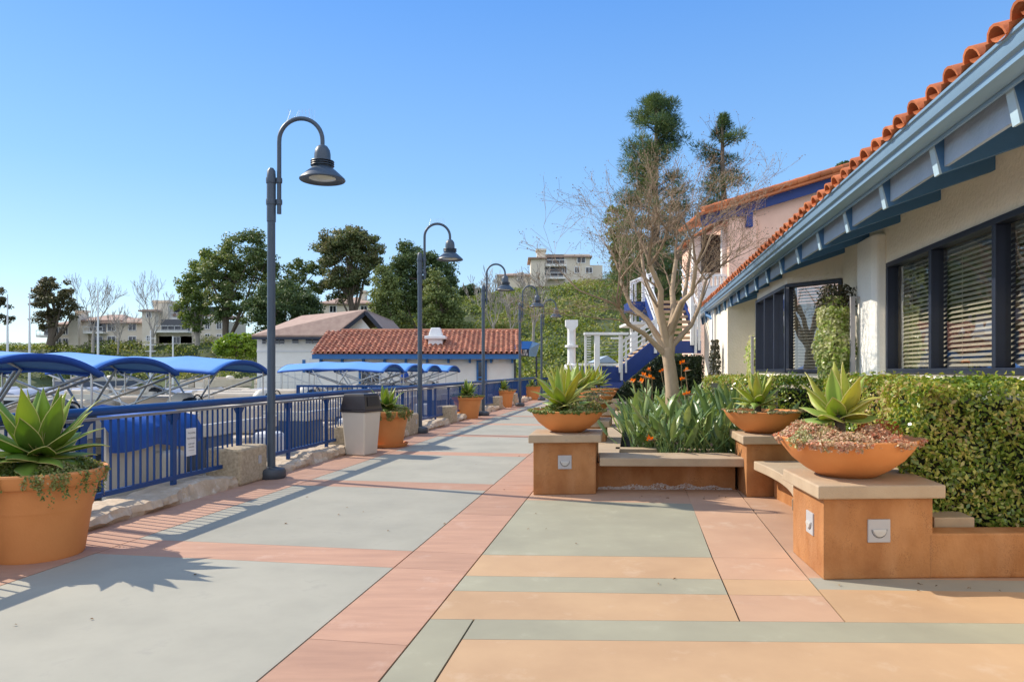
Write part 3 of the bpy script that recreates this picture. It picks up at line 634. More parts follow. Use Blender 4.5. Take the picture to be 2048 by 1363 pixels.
def carpet(name, label, loc, rad, n, size, mat, hang=0, seed=0, gap=None, hgt=.06, grp=None, cat='succulent'):
    """cushion of small leaves over the soil of a pot, spilling over the rim"""
    r = thing(name, label, cat, loc, 0, grp); P = []; N_ = []
    lump = [(rnd.uniform(0,2*pi), rnd.uniform(.3,.95), rnd.uniform(.5,1.)) for _ in range(9)]
    while len(P) < n:
        a, q = rnd.uniform(0,2*pi), sqrt(rnd.random())
        best = max(w*math.exp(-((q*cos(a)-rr*cos(aa))**2+(q*sin(a)-rr*sin(aa))**2)*9) for aa, rr, w in lump)
        if best < (.0 if gap else .12)+.3*rnd.random()*(.5 if gap else 1): continue
        z = hgt*(best*1.5)*rnd.random()**.5-.02; P.append((loc[0]+rad*q*cos(a), loc[1]+rad*q*sin(a), loc[2]+z)); N_.append((cos(a)*q*.6, sin(a)*q*.6, .9))
    for aa, ln, nn in ([] if not hang else [(rnd.uniform(0,2*pi) if k % 2 else rnd.uniform(pi*1.05,2*pi*.98), rnd.uniform(.25,1)*hang, int(22+26*rnd.random())) for k in range(46)]):
        for k in range(nn):
            u = k/nn; rr = rad*1.04+.03*sin(pi*min(u*2,1))+rnd.uniform(-.014,.014); a2 = aa+rnd.uniform(-.045,.045)
            P.append((loc[0]+rr*cos(a2), loc[1]+rr*sin(a2), loc[2]+.03-u*ln)); N_.append((cos(aa), sin(aa), .4))
    quads('foliage', leafq(np.array(P), np.array(N_), size, .62, .7, .15), mat, r); return r
POTP = [(.30,0),(.335,.0),(.345,.02),(.40,.40),(.402,.405),(.405,.40),(.448,.60),(.455,.605),(.49,.61),(.515,.66),(.525,.71),(.515,.725),(.49,.725),(.47,.70),(.46,.64),(.01,.64)]
def pot(label, loc, saucer=False):
    r = thing('terracotta_pot', label, 'flower pot', loc, 0, 'terracotta pots along the railing')
    b = MB(); b.lathe(POTP, 56); b.build('body', terra, r, world=False, smooth=35)
    b = MB(); b.lathe([(.0,.668),(.2,.672),(.455,.655)], 24); b.build('soil', soil, r, world=False)
    if saucer:
        b = MB(); b.lathe([(.36,.0),(.42,.01),(.46,.075),(.44,.075),(.41,.03),(.349,.022)], 48); b.build('saucer', terra, r, world=False, smooth=35)
    return r
pts_ = [(-4.0,6.0),(-2.58,14.55),(-1.44,23.0),(-.36,30.0),(1.05,37.5)]
plab = ['biggest looking terracotta pot, front of the railing with trailing green over its rim','terracotta pot on a saucer right behind the beige litter bin','chipped terracotta pot standing before the third lamp','terracotta pot between the third and the fourth lamp','farthest terracotta pot, half hidden by the bowl agaves']
alab = ['broad green agave in the nearest railing pot','bright green agave behind the litter bin','spiky green agave in the pot before the third lamp','small agave in the pot between two lamps','little agave in the farthest railing pot']
for k, (p, a_, c_) in enumerate(zip(pts_, plab, alab)):
    pot(a_, (p[0],p[1],0), k == 1)
    agave('agave', c_, (p[0],p[1],.66), [40,28,28,22,18][k], [.52,.42,.42,.34,.3][k], [.20,.145,.13,.11,.10][k], agm, .15 if k == 0 else .10, 'agaves in the railing pots', 3+k, 1.25, -28 if k == 0 else -8)
    carpet('trailing_succulent', ['trailing green groundcover spilling over the nearest pot','grey green trailing succulent in the pot behind the bin','low succulents in the pot before the third lamp','low succulents in the pot between two lamps','low succulents in the farthest pot'][k], (p[0],p[1],.70), .50, [5200,2600,1500,1100,700][k], [.026,.034,.045,.05,.055][k], succg if k != 3 else succ, [.30,.22,.05,.05,.03][k], k, hgt=.09, grp='trailing plants in the railing pots')
BOWL = [(.17,0),(.20,0),(.30,.055),(.40,.135),(.47,.225),(.505,.295),(.497,.302),(.485,.295),(.46,.25),(.01,.25)]
def bowl(label, loc, sc=1.):
    r = thing('terracotta_bowl', label, 'bowl planter', loc, 0, 'shallow terracotta bowls on plinths')
    b = MB(); b.lathe([(q*sc, z*sc) for q, z in BOWL], 64); b.build('body', terra, r, world=False, smooth=35)
    b = MB(); b.lathe([(0,.272*sc),(.2*sc,.275*sc),(.468*sc,.262*sc)], 24); b.build('soil', soil, r, world=False)
    return r
bw_ = [((2.70,5.74,ZA),1.03),((3.22,9.15,ZC),.94),((.72,9.28,ZC),.94)]+[((W(-.82,k).x,W(-.82,k).y,ZC),.94) for k in ROW]
blab = ['largest wide terracotta bowl with coral succulents on the near plinth','terracotta bowl on the middle plinth before the clipped hedge','terracotta bowl with a bright agave on the plinth by the straight bench','terracotta bowl second in the row, partly behind the first','terracotta bowl third in the row with dark succulents','terracotta bowl fourth in the row beside the strelitzias','terracotta bowl at the far end of the row']
ag2 = [(18,.37,.165,agy,.19,'pale yellow green agave on a short stem in the largest bowl'),(20,.38,.115,agy,.12,'slim pale agave in the bowl before the clipped hedge'),(19,.47,.15,agy,.10,'bright yellow green agave in the bowl by the straight bench'),
       (22,.48,.14,agy,.14,'yellow green agave in the second bowl of the row'),(24,.52,.13,agy,.16,'yellow green agave in the third bowl of the row'),(24,.52,.12,agy,.16,'fan of agave leaves in the fourth bowl of the row'),(20,.45,.12,agy,.14,'agave in the last bowl of the row')]
for k, ((l, sc), a_, g_) in enumerate(zip(bw_, blab, ag2)):
    bowl(a_, l, sc)
    off = [(-.06,0),(-.05,.03),(-.05,.02),(-.28,.05),(-.25,.1),(-.2,0),(-.1,0)][k]
    agave('agave', g_[5], (l[0]+off[0], l[1]+off[1], l[2]+.25*sc), g_[0], g_[1], g_[2], g_[3], g_[4], 'agaves in the bowls', 20+k, 1.1, 2)
    carpet('succulent_carpet', ['coral and cream succulents filling the largest bowl','sparse succulents in the bowl before the hedge','mixed green and white succulents in the bowl by the straight bench','rosette succulents in the second bowl of the row','dark rosette succulents in the third bowl of the row','low succulents in the fourth bowl of the row','low succulents in the last bowl of the row'][k], (l[0],l[1],l[2]+.275*sc), .49*sc, [7000,900,2600,1600,1500,800,500][k], [.026,.034,.034,.045,.05,.055,.06][k], [succr,succ,succg,succ,succ,succ,succ][k], [.09,.02,.04,.03,0,0,0][k], k, hgt=[.12,.04,.12,.1,.1,.07,.06][k], grp='succulents in the bowls', gap=(k == 0))
(lx, ly, lz), _ = bw_[0]
carpet('sedum_cushion', 'pale cream green sedum cushion spilling over the side of the largest bowl', (lx-.25,ly-.12,lz+.29), .25, 2600, .022, leafmat('sedum_leaf',[(.20,.24,.08),(.38,.40,.16),(.58,.52,.30),(.62,.42,.28)],.45,.2,6), .10, 0, gap=True, hgt=.10)
carpet('crassula_clump', 'upright coral red succulent stems at the hedge side of the largest bowl', (lx+.24,ly+.02,lz+.29), .22, 1300, .026, leafmat('red_succulent_leaf',[(.30,.12,.04),(.52,.14,.06),(.60,.22,.09),(.42,.30,.12)],.45,.2,6), 0, 0, gap=True, hgt=.17)
# ---------------------------------------------------------------- hedges
def hedge_poly(name, label, pts, z0, z1, n, size, mat, core, dep=.10, wave=.05, seed=0):
    """clipped hedge: leaf shell over a dark core; pts closed polygon (world xy, counterclockwise)"""
    P_ = [Vector(p) for p in pts]; m = len(P_); c = sum(P_, Vector((0,0)))/m
    r = thing(name, label, 'hedge', (c.x, c.y, 0))
    area = [(P_[(i+1)%m]-P_[i]).length*(z1-z0) for i in range(m)]
    bm_ = bmesh.new(); f = bm_.faces.new([bm_.verts.new((p.x,p.y,0)) for p in P_]); ta = f.calc_area(); tri = bmesh.ops.triangulate(bm_, faces=[f])['faces']
    tris = [[v.co.xy.copy() for v in t_.verts] for t_ in tri]; bm_.free(); tw = [abs((t_[1]-t_[0]).cross(t_[2]-t_[0]))/2 for t_ in tris]
    tot = sum(area)+ta*1.2; P, N_ = [], []
    for i in range(m):
        a, q = P_[i], P_[(i+1)%m]; d = (q-a).normalized(); nn_ = Vector((d.y,-d.x)); k = int(n*area[i]/tot)
        for _ in range(k):
            u, z = rnd.random(), z0+(z1-z0)*rnd.random(); w = wave*(sin(u*(q-a).length*3.1+z*4)+sin(z*7+u*9))-dep*rnd.random()**1.5+.01
            if z > z1-.1: w -= .05*(z-(z1-.1))/.1
            v = a.lerp(q, u)+nn_*w; P.append((v.x,v.y,z)); N_.append((nn_.x,nn_.y,.35))
    for _ in range(int(n*ta*1.2/tot)):
        t_ = rnd.choices(tris, tw)[0]; u, v_ = rnd.random(), rnd.random()
        if u+v_ > 1: u, v_ = 1-u, 1-v_
        p = t_[0]+(t_[1]-t_[0])*u+(t_[2]-t_[0])*v_; P.append((p.x,p.y,z1+wave*.6*(sin(p.x*5)+sin(p.y*4.3))-dep*rnd.random()**1.5+(.05 if rnd.random() < .04 else 0))); N_.append((0,0,1))
    quads('foliage', leafq(np.array(P), np.array(N_), size, .52, .75, .12), mat, r)
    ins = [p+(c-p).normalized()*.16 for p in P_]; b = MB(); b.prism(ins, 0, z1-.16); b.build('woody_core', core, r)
    return r
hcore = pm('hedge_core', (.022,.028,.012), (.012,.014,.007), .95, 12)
hedge_poly('hedge', 'big clipped hedge with glossy leaves under the wide window, behind the low wall', [(3.26,5.78),(4.6,5.72),(4.75,6.9),(W(3.22,8.0).x,W(3.22,8.0).y),(W(3.22,10.4).x,W(3.22,10.4).y),(W(2.62,10.3).x,W(2.62,10.3).y),(3.92,8.6),(3.72,7.2)], .12, 1.44, 60000, .048, hedgem, hcore)
hedge_poly('hedge', 'clipped hedge below the bay window behind the middle bowl', [W(2.1,10.7).xy,W(3.0,10.7).xy,W(2.5,12.5).xy,W(2.5,15.6).xy,W(2.15,18.2).xy,W(1.75,18.2).xy], .12, 1.42, 26000, .055, hedgem, hcore)
hedge_poly('hedge', 'small round bright green shrub between strelitzias and the clipped hedge', [W(1.72,12.0).xy,W(2.05,12.0).xy,W(2.1,12.8).xy,W(1.9,13.3).xy,W(1.6,13.0).xy], .2, .98, 5000, .05, leafmat('lime_shrub_leaf', [(.07,.13,.02),(.13,.22,.03),(.2,.3,.05)], .4), hcore)
# ---------------------------------------------------------------- strelitzias
def strelitzia(label, loc, n, hgt, spread, seed, flowers):
    R = random.Random(seed); r = thing('bird_of_paradise', label, 'plant', loc, R.uniform(0,6), 'bird of paradise clumps in the bed'); b = MB(); st = MB()
    for i in range(n):
        az_ = R.uniform(0,2*pi); lean = R.uniform(.05,.55)*spread; h_ = hgt*R.uniform(.5,1.0)*(1-.35*lean); Lb = R.uniform(.34,.52); wb_ = R.uniform(.065,.112)
        o = Vector((R.uniform(-.2,.2), R.uniform(-.2,.2), 0)); hd = Vector((cos(az_),sin(az_),0)); tip = o+hd*lean*h_*1.1+Vector((0,0,h_-Lb*.6))
        mid = o.lerp(tip,.5)+hd*-.04; st.tube([o, mid, tip], [.012,.010,.007], 5, False)
        e0 = radians(R.uniform(50,88))-lean*.5; sd = Vector((-sin(az_+R.uniform(-.9,.9)), cos(az_+R.uniform(-.9,.9)),0)).normalized(); p = tip; vs = []; SEG = 7; fold = R.uniform(.25,.6); bend = R.uniform(.1,1.1)
        for k in range(SEG+1):
            q = k/SEG; w = wb_*(sin(pi*q**.8)**.8 if 0 < q < 1 else .0)+.004; e = e0-bend*q*q; d = (hd*cos(e)+Vector((0,0,sin(e)))); n_ = sd.cross(d).normalized()
            for x in (-1,-.5,0,.5,1): vs.append(p+sd*(x*w*.5)+n_*(abs(x)*fold*w*.5))
            p = p+d*(Lb/SEG)
        b.add(vs, [(k*5+c, k*5+c+1, (k+1)*5+c+1, (k+1)*5+c) for k in range(SEG) for c in range(4)])
    b.build('foliage', strel, r, world=False, smooth=60); st.build('stalks', strel, r, world=False, smooth=True)
    Mi = pmat(r).inverted()
    for fp in flowers:
        p = Mi @ Vector(fp); q = MB(); sc = MB(); az_ = R.uniform(-.6,.6)+pi; 
        base = Vector((p.x*.5,p.y*.5,.1)); k_ = MB(); k_.tube([base, base.lerp(p,.6)+Vector((0,0,.1)), p], [.011,.009,.009], 5); 
        hd = Vector((cos(az_),sin(az_),0)); k_.tube([p, p+hd*.07+Vector((0,0,.012)), p+hd*.17+Vector((0,0,.02))], [.018,.016,.002], 6)
        fl = k_.build('flower', beak, r, world=False, smooth=True)
        for j in range(7):
            a = radians(40+22*j+R.uniform(-10,10)); d = (-hd*cos(a)*-1+Vector((0,0,sin(a)))).normalized() if j % 2 else (hd*cos(a)+Vector((R.uniform(-.5,.5),R.uniform(-.5,.5),sin(a)))).normalized()
            s2 = d.orthogonal().normalized(); L_ = R.uniform(.065,.095); o = p+hd*.03
            q.add([o, o+d*L_*.5+s2*.02, o+d*L_, o+d*L_*.5-s2*.02, o+d*L_*.5+d.cross(s2)*.012], [(0,1,4),(1,2,4),(2,3,4),(3,0,4)])
        q.build('petals', petal, fl, world=False)
spots = [(.55,10.15),(1.15,10.2),(1.65,10.4),(.15,10.9),(.9,11.0),(1.5,11.2),(.35,11.9),(1.1,12.0),(1.7,11.6),(.2,13.2),(.9,13.2),(1.5,13.1),(.3,14.6),(1.1,14.6),(.5,16.2),(1.3,16.4)]
flw = [(1300,742,12.4),(1285,765,11.4),(1291,752,11.8),(1304,757,11.9),(1363,727,13.2),(1371,742,12.2),(1363,760,12.6),(1370,790,10.9),(1322,743,13.4),(1297,880,10.0),(1267,764,11.6)]
flat_ = [at(*f_) for f_ in flw]; own = {}
for f_ in flat_:
    k = min(range(len(spots)), key=lambda i: (W(*spots[i]).xy-f_.xy).length); own.setdefault(k, []).append(f_)
names = ['at the promenade corner of the straight bench','behind the middle of the straight bench','in the corner next to the middle plinth','beside the second bowl','in the second rank behind the bench','leaning towards the clipped hedge','beside the third bowl','at the foot of the bare tree','beside the round lime shrub','to the left of the tree trunk','just behind the tree trunk','by the hedge below the bay window','near the fourth bowl','behind the tree towards the stairs','near the far end of the row of bowls','at the far end by the dark hedge']
for k, sp in enumerate(spots):
    w = W(*sp); strelitzia('bird of paradise clump '+names[k], (w.x,w.y,.26), 38 if k < 9 else 30, rnd.uniform(.88,1.08)+(.12 if k in (5,8,11) else 0), 1.0, 40+k, own.get(k, []))
# ---------------------------------------------------------------- railing, blocks, lamps, bin
TR = -5.42
rl = thing('railing', 'blue painted metal railing with round top rail and thin balusters along the water', 'railing', W(TR, 8), -A)
S0, S1 = -1.0, 41.0
b = MB(); b.tube([W(TR,S0,1.125),W(TR,S1,1.125)], .046, 14); b.build('top_rail', rail_b, rl, smooth=True)
b = MB(); b.wbox(TR-.028,TR+.028,S0,S1,1.035,1.062); b.build('under_rail', rail_g, rl)
b = MB(); b.wbox(TR-.022,TR+.022,S0,S1,.235,.285); b.build('bottom_rail', rail_b, rl)
posts = [.5+1.45*k for k in range(28)]
b = MB(); k = S0+.05
while k < S1:
    b.wbox(TR-.009,TR+.009,k-.009,k+.009,.285,1.036); k += .116
b.build('balusters', rail_b, rl)
for s_ in posts:
    b = MB(); b.wbox(TR-.02,TR+.02,s_-.036,s_+.036,.02,1.034)
    b.add([W(TR-.006,s_-.14,1.03),W(TR-.006,s_+.14,1.03),W(TR-.006,s_+.036,.90),W(TR-.006,s_-.036,.90),W(TR+.006,s_-.14,1.03),W(TR+.006,s_+.14,1.03),W(TR+.006,s_+.036,.90),W(TR+.006,s_-.036,.90)],
          [(0,1,2,3),(4,7,6,5),(0,4,5,1),(1,5,6,2),(2,6,7,3),(3,7,4,0)])
    b.build('post', rail_b, rl)
for s_ in (4.9, 9.12, 12.85, 16.5, 20.45, 24.2, 28.1, 32.0):
    nm = {4.9:'behind the nearest pot',9.12:'beside the first lamp',12.85:'behind the litter bin',16.5:'between the saucer pot and the second lamp',20.45:'next to the chipped pot',24.2:'by the third lamp',28.1:'beyond the third lamp',32.0:'by the fourth lamp'}[s_]
    b = MB(); b.wbox(-5.66,-5.14,s_-.36,s_+.36,0,.50); o = b.build('concrete_block', aggr, None, bevel=.035, origin=W(-5.4,s_,0)); tag(o, 'pitted aggregate concrete block '+nm, 'block', 'blocks along the kerb')
    b = MB(); b.wbox(-5.142,-5.128,s_+.10,s_+.17,.25,.36); b.build('plate', stepl, o)
sg = thing('notice_sign', 'small white notice fixed to the blue balusters between pot and lamp', 'sign', W(TR+.02, 8.07, .66), radians(90)-A)
b = MB(); b.box(-.095,.095,-.004,.004,-.17,.17); b.build('panel', signw, sg, world=False)
def text(parent, txt, size, x, z, mat, y=-.0055, name='lettering'):
    c = bpy.data.curves.new('t', 'FONT'); c.body = txt; c.size = size; c.align_x = 'CENTER'; c.align_y = 'CENTER'
    o = bpy.data.objects.new('t', c); COL.objects.link(o); me = bpy.data.meshes.new_from_object(o.evaluated_get(bpy.context.evaluated_depsgraph_get()))
    bpy.data.objects.remove(o); me.materials.clear(); q = link(name, me, mat, parent); q.location = (x, y, z); q.rotation_euler = (radians(90),0,0); return q
for tx, z_, s_ in (('No Jumping',.115,.030),('NO FISHING',.045,.030),('KEEP OFF',-.025,.030),('RAILING',-.062,.030)): text(sg, tx, s_, 0, z_, ink)
b = MB(); b.box(-.06,.06,-.006,-.004,-.104,-.101); b.build('line', ink, sg, world=False)
def lamp():
    r = thing('street_lamp', '', 'street lamp', (0,0,0), 0, 'gooseneck lamps along the railing')
    def P(nm, bld, mat=lampg, par=r, sm=40): return bld.build(nm, mat, par, world=False, smooth=sm)
    P('base', MB().lathe([(.0,0),(.19,0),(.205,.03),(.205,.10),(.185,.135),(.10,.15),(.075,.16)], 32), pm('lamp_base_dark', (.05,.06,.075), rough=.5))
    P('pole', MB().lathe([(.058,.14),(.056,3.7),(.056,3.71)], 20))
    P('sleeve', MB().lathe([(.064,3.69),(.064,4.32),(.058,4.42),(.03,4.46),(0,4.465)], 20))
    arc = [(.115,0,3.80),(.115,0,4.3),(.115,0,4.83)]+[(.43-.315*cos(a),0,4.85+.32*sin(a)) for a in np.linspace(0,pi,19)][1:]+[(.745,0,4.76)]
    P('arm', MB().tube(arc, .031, 12))
    for z in (3.97, 4.28): P('clamp', MB().lathe([(.072,-.04),(.075,-.02),(.075,.02),(.072,.04)], 18, (0,0,z)).lathe([(.043,-.035),(.045,0),(.043,.035)], 14, (.115,0,z)))
    c = (.745,0,0)
    P('housing', MB().lathe([(0,4.785),(.03,4.785),(.07,4.765),(.105,4.71),(.115,4.65),(.116,4.555),(.13,4.55)], 28, c))
    for z in (4.545, 4.515, 4.485): P('fin', MB().lathe([(.12,z-.004),(.165,z-.003),(.168,z),(.165,z+.006),(.12,z+.008)], 28, c))
    sh = P('shade', MB().lathe([(.125,4.545),(.128,4.47),(.20,4.41),(.315,4.305),(.325,4.285),(.318,4.275),(.27,4.30),(.195,4.305),(.19,4.31)], 44, c))
    P('lens', MB().lathe([(.0,4.285),(.12,4.29),(.19,4.303)], 32, c), lens, sh)
    if True:
        b = MB()
        for k in range(16): x = .43-.2+.4*k/15; b.bar((x,rnd.uniform(-.01,.01),4.85+sqrt(.32**2-(x-.43)**2)+.028), (x+rnd.uniform(-.04,.04),rnd.uniform(-.05,.05),5.30), .002, .002)
        b.build('bird_spike', alu, r, world=False)
    return r
L0 = lamp(); lpos = [(-3.47,10.25),(-2.28,17.6),(-.98,24.3),(.34,30.6),(1.52,36.6)]
llab = ['nearest and tallest gooseneck street lamp beside the concrete block','second gooseneck street lamp past the bin and saucer pot','third gooseneck street lamp beside the chipped terracotta pot','fourth gooseneck street lamp before the tiled dock building corner','farthest and smallest gooseneck street lamp']
L0['label'] = llab[0]; L0.location = (*lpos[0],0)
for p, l in zip(lpos[1:], llab[1:]): dup(L0, (*p,0), 0, l)
L0.rotation_euler = (0,0,radians(-2))
bn = thing('litter_bin', 'tall beige plastic litter bin with brown hooded lid', 'litter bin', (-2.78,13.12,0), radians(-22))
b = MB(); b.prism([(-.205,-.22),(.205,-.22),(.205,.22),(-.205,.22)], 0, .80, [(-.255,-.27),(.255,-.27),(.255,.27),(-.255,.27)]); b.build('body', plast, bn, world=False, bevel=.03, seg=3)
b = MB(); b.prism([(-.275,-.29),(.275,-.29),(.275,.29),(-.275,.29)], .79, .83); b.prism([(-.27,-.285),(.27,-.285),(.27,.285),(-.27,.285)], .83, 1.10, [(-.225,-.24),(.225,-.24),(.225,.24),(-.225,.24)]); b.prism([(-.225,-.24),(.225,-.24),(.225,.24),(-.225,.24)], 1.10, 1.125,[(-.21,-.22),(.21,-.22),(.21,.22),(-.21,.22)])
ld = b.build('lid', brown, bn, world=False, bevel=.012)
b = MB(); b.prism([(.252,-.19),(.272,-.19),(.272,.19),(.252,.19)], .90, 1.07, [(.222,-.17),(.242,-.17),(.242,.17),(.222,.17)]); b.build('opening', black, ld, world=False)
# ---------------------------------------------------------------- bare crape myrtle
def branches(mb, p, d, L, r, depth, R, up, spread, tips, side=True, rmin=.0022):
    n = 4; pts = [p]; rr = [r]; q = p; dd = d.copy()
    for i in range(n):
        dd = (dd+Vector((R.gauss(0,1),R.gauss(0,1),R.gauss(0,1)))*.13+Vector((0,0,up))).normalized(); q = q+dd*L/n; pts.append(q); rr.append(max(r*(1-.42*(i+1)/n), rmin))
    mb.tube(pts, rr, 7 if r > .03 else (5 if r > .012 else 3), False)
    if depth == 0: tips.append((q, dd)); return
    k = 2 if R.random() < .72 else 3
    for i in range(k):
        nd_ = (dd+Vector((R.gauss(0,1),R.gauss(0,1),R.gauss(0,.7)))*spread).normalized(); branches(mb, q, nd_, L*R.uniform(.62,.92), rr[-1]*R.uniform(.62,.85), depth-1, R, up, spread, tips, side, rmin)
    if side:
        for i in range(R.choice((1,1,2))):
            j = R.randint(1,3); nd_ = (dd+Vector((R.gauss(0,1),R.gauss(0,1),R.gauss(0,.6)))*spread*1.3).normalized(); branches(mb, pts[j], nd_, L*R.uniform(.4,.75), rr[j]*R.uniform(.35,.55), max(depth-2,0), R, up, spread, tips, side, rmin)
ct = thing('bare_tree', 'leafless pale trunked tree with a wide crown of fine twigs in the strelitzia bed', 'tree', (2.50,11.5,.25))
R = random.Random(5); YT = 11.5
b = MB(); b.tube([at(1347,850,YT),at(1345,780,YT),at(1340,735,YT),at(1334,700,YT),at(1335,684,YT)], [.135,.112,.10,.092,.05], 14); 
limbs = [([(1330,708,0),(1290,668,-.2),(1256,648,-.4),(1238,615,-.6)],.05),([(1326,690,0),(1295,640,.2),(1262,612,.3),(1240,560,.4)],.058),([(1332,680,0),(1320,620,-.15),(1322,580,-.2),(1300,530,-.4)],.075),
         ([(1338,680,0),(1348,620,.1),(1344,580,.25),(1352,520,.4)],.072),([(1335,672,0),(1362,605,-.2),(1384,585,-.35),(1392,530,-.5)],.06),([(1345,690,0),(1382,650,.2),(1398,615,.3),(1412,560,.4)],.05),([(1330,675,0),(1308,600,.5),(1290,560,.7),(1282,500,.9)],.055),([(1340,672,0),(1368,600,.5),(1375,550,.8),(1382,480,1.1)],.05)]
tw_ = MB(); tips = []
for pl, r_ in limbs:
    P = [at(x,y,YT+dy) for x,y,dy in pl]; P = [Vector((p.x,p.y,p.z)) for p in spline3(P)] if False else P
    b.tube([at(1340+(P[0]-at(1340,700,YT)).x*20,726,YT)]+P, [r_*1.12,r_*1.02,r_*.76,r_*.60,r_*.48], 10, False); d = (P[-1]-P[-2]).normalized()
    for k in range(3):
        dd = (d+Vector((R.gauss(0,.45),R.gauss(0,.35),R.gauss(0,.25)))).normalized(); branches(tw_, P[-1], dd, R.uniform(.52,.76), r_*.36, 4, R, .03, .40, tips)
    for j in (1,2):
        dd = ((P[j]-at(1338,680,YT)).normalized()+Vector((R.gauss(0,.5),R.gauss(0,.5),.3))).normalized(); branches(tw_, P[j], dd, R.uniform(.42,.6), r_*.26, 4, R, .03, .42, tips)
b.build('trunk', barkp, ct, smooth=60); tw_.build('twigs', twigm, ct, smooth=60)
TP = np.array([tuple(t_[0]) for t_ in tips for _ in range(3)])+NR.normal(size=(len(tips)*3,3))*.03
quads('seed_pods', leafq(TP, NR.normal(size=TP.shape), .022, .7, 1, .2), twigm, ct)
print('myrtle tips', len(tips))
# ---------------------------------------------------------------- trees in the distance
def facepx(px, py, Y, dy=0): return at(px, py, Y+dy)
def tree(name, label, Y, trunk, ells, ncl, lpc, ls, clr, mat, tmat, tr, cat='tree', grp='trees beyond the lake', flat=.7, asp=.6, seed=0, limbs=9, edge=.35):
    """ells: ellipses (px,py,rx,ry) seen at depth Y; trunk: list of (px,py)"""
    R = random.Random(seed); k = Y/F; T = [at(x,y,Y) for x,y in trunk]
    ncl = int(ncl*1.15); clr *= .72; ls *= .68; lpc = int(lpc*1.15)
    r = thing(name, label, cat, (T[0].x, T[0].y, T[0].z), 0, grp); cl = []; wts = [e[2]*e[3] for e in ells]
    for i in range(ncl):
        e = R.choices(ells, wts)[0]; d = Vector((R.gauss(0,1),R.gauss(0,1),R.gauss(0,1))).normalized(); q = edge+(1-edge)*R.random()**.5
        c = at(e[0],e[1],Y); cl.append((Vector((c.x+d.x*q*e[2]*k, c.y+d.y*q*min(e[2],e[3]*1.3)*k, c.z+d.z*q*e[3]*k)), clr*R.uniform(.6,1.25)))
    P, N_ = [], []
    for c, rad in cl:
        u = rnd_sphere(lpc); q = NR.uniform(.35,1,(lpc,1)); P.append(np.array(c)+u*q*np.array((rad,rad,rad*flat))); N_.append(u+np.array((0,0,.35)))
    quads('crown', leafq(np.concatenate(P), np.concatenate(N_), ls, asp, .8, .1), mat, r)
    b = MB(); n = len(T); b.tube(T, [tr*(1-.55*i/(n-1)) for i in range(n)], 8)
    for c, rad in sorted(cl, key=lambda q: R.random())[:limbs]:
        j = R.randint(max(0,n//2-1), n-1); p = T[j]; m_ = p.lerp(c,.5)+Vector((0,0,-.06*(c-p).length)); b.tube([p, m_, c], [tr*.4,tr*.28,tr*.1], 5, False)
    b.build('trunk', tmat, r, smooth=60); return r
tree('eucalyptus_tree','dark bronze leaved tree leaning beside the cream condo by the far shore',135,[(101,690),(107,655),(112,630)],[(105,600,42,38),(85,580,20,18),(135,612,20,30),(110,565,24,12),(92,640,22,20)],95,70,.62,1.5,eucb,bark,.8,seed=1,limbs=16)
tree('eucalyptus_tree','sparse tree cut off by the photo edge behind the white flagpoles',130,[(-30,700),(-25,650),(-10,610)],[(-8,605,22,25),(8,638,24,9),(-20,590,25,25)],40,60,.6,1.1,eucb,bark,.5,seed=2)
tree('eucalyptus_tree','bright green slim eucalyptus in front of the terraced condo',122,[(395,690),(394,660),(390,620)],[(388,610,34,55),(375,570,22,25),(408,545,28,30),(420,520,22,24)],120,70,.62,1.5,leafmat('fresh_eucalyptus_leaf', [(.08,.125,.035),(.135,.20,.045),(.24,.29,.075)],.5,.3,.25),barkw,.45,seed=3)
tree('eucalyptus_tree','tall dark eucalyptus with layered crown behind the nearest lamp',118,[(452,690),(450,620),(470,560)],[(445,535,40,40),(485,510,48,44),(505,490,34,26),(470,590,45,50),(520,530,28,40),(440,600,26,40)],190,75,.62,1.7,eucm,bark,.6,seed=4,limbs=16)
tree('eucalyptus_tree','dark eucalyptus crown right of the nearest lamp post',120,[(560,690),(558,620),(565,560)],[(545,560,26,45),(590,545,20,30),(575,600,30,40),(625,560,26,40)],95,75,.62,1.5,eucm,bark,.5,seed=5)
tree('pine_tree','broad round dark pine above the flat tiled boathouse',104,[(560,690),(560,640)],[(565,610,72,48),(525,625,40,36),(610,620,34,40)],170,80,.55,1.5,pinem,bark,.5,seed=6,edge=.5)
tree('eucalyptus_tree','tall round crowned eucalyptus with several pale stems on the slope',118,[(706,645),(702,600),(698,560)],[(700,520,58,55),(690,480,45,28),(735,500,32,35),(660,500,30,30),(680,570,40,32)],230,75,.62,1.6,leafmat('dusky_eucalyptus_leaf', [(.05,.08,.03),(.095,.13,.045),(.17,.185,.065),(.22,.18,.09)],.5,.25,.22),bark,.55,seed=7,limbs=18)
tree('pine_tree','big dark pine behind the second lamp',98,[(850,690),(850,620),(840,560)],[(830,530,62,40),(880,560,34,45),(810,570,40,50),(850,600,50,45),(820,505,30,18)],200,80,.52,1.5,pinem,bark,.5,seed=8)
tree('pine_tree','lighter olive pine left of the second lamp behind the tiled dock building',90,[(775,690),(774,640),(770,590)],[(772,610,30,55),(768,560,22,30),(790,650,36,30)],110,75,.5,1.3,pinel,bark,.4,seed=9)
tree('pine_tree','lighter olive pine right of the second lamp behind the tiled roof',88,[(885,690),(884,640),(882,590)],[(880,620,42,55),(868,570,20,25),(905,650,34,32)],130,75,.5,1.3,pinel,bark,.4,seed=10)
tree('umbrella_pine','small flat topped pine on the skyline below the hill house',125,[(938,612),(938,590)],[(938,580,26,9)],30,60,.5,1.0,pinem,bark,.2,seed=11)
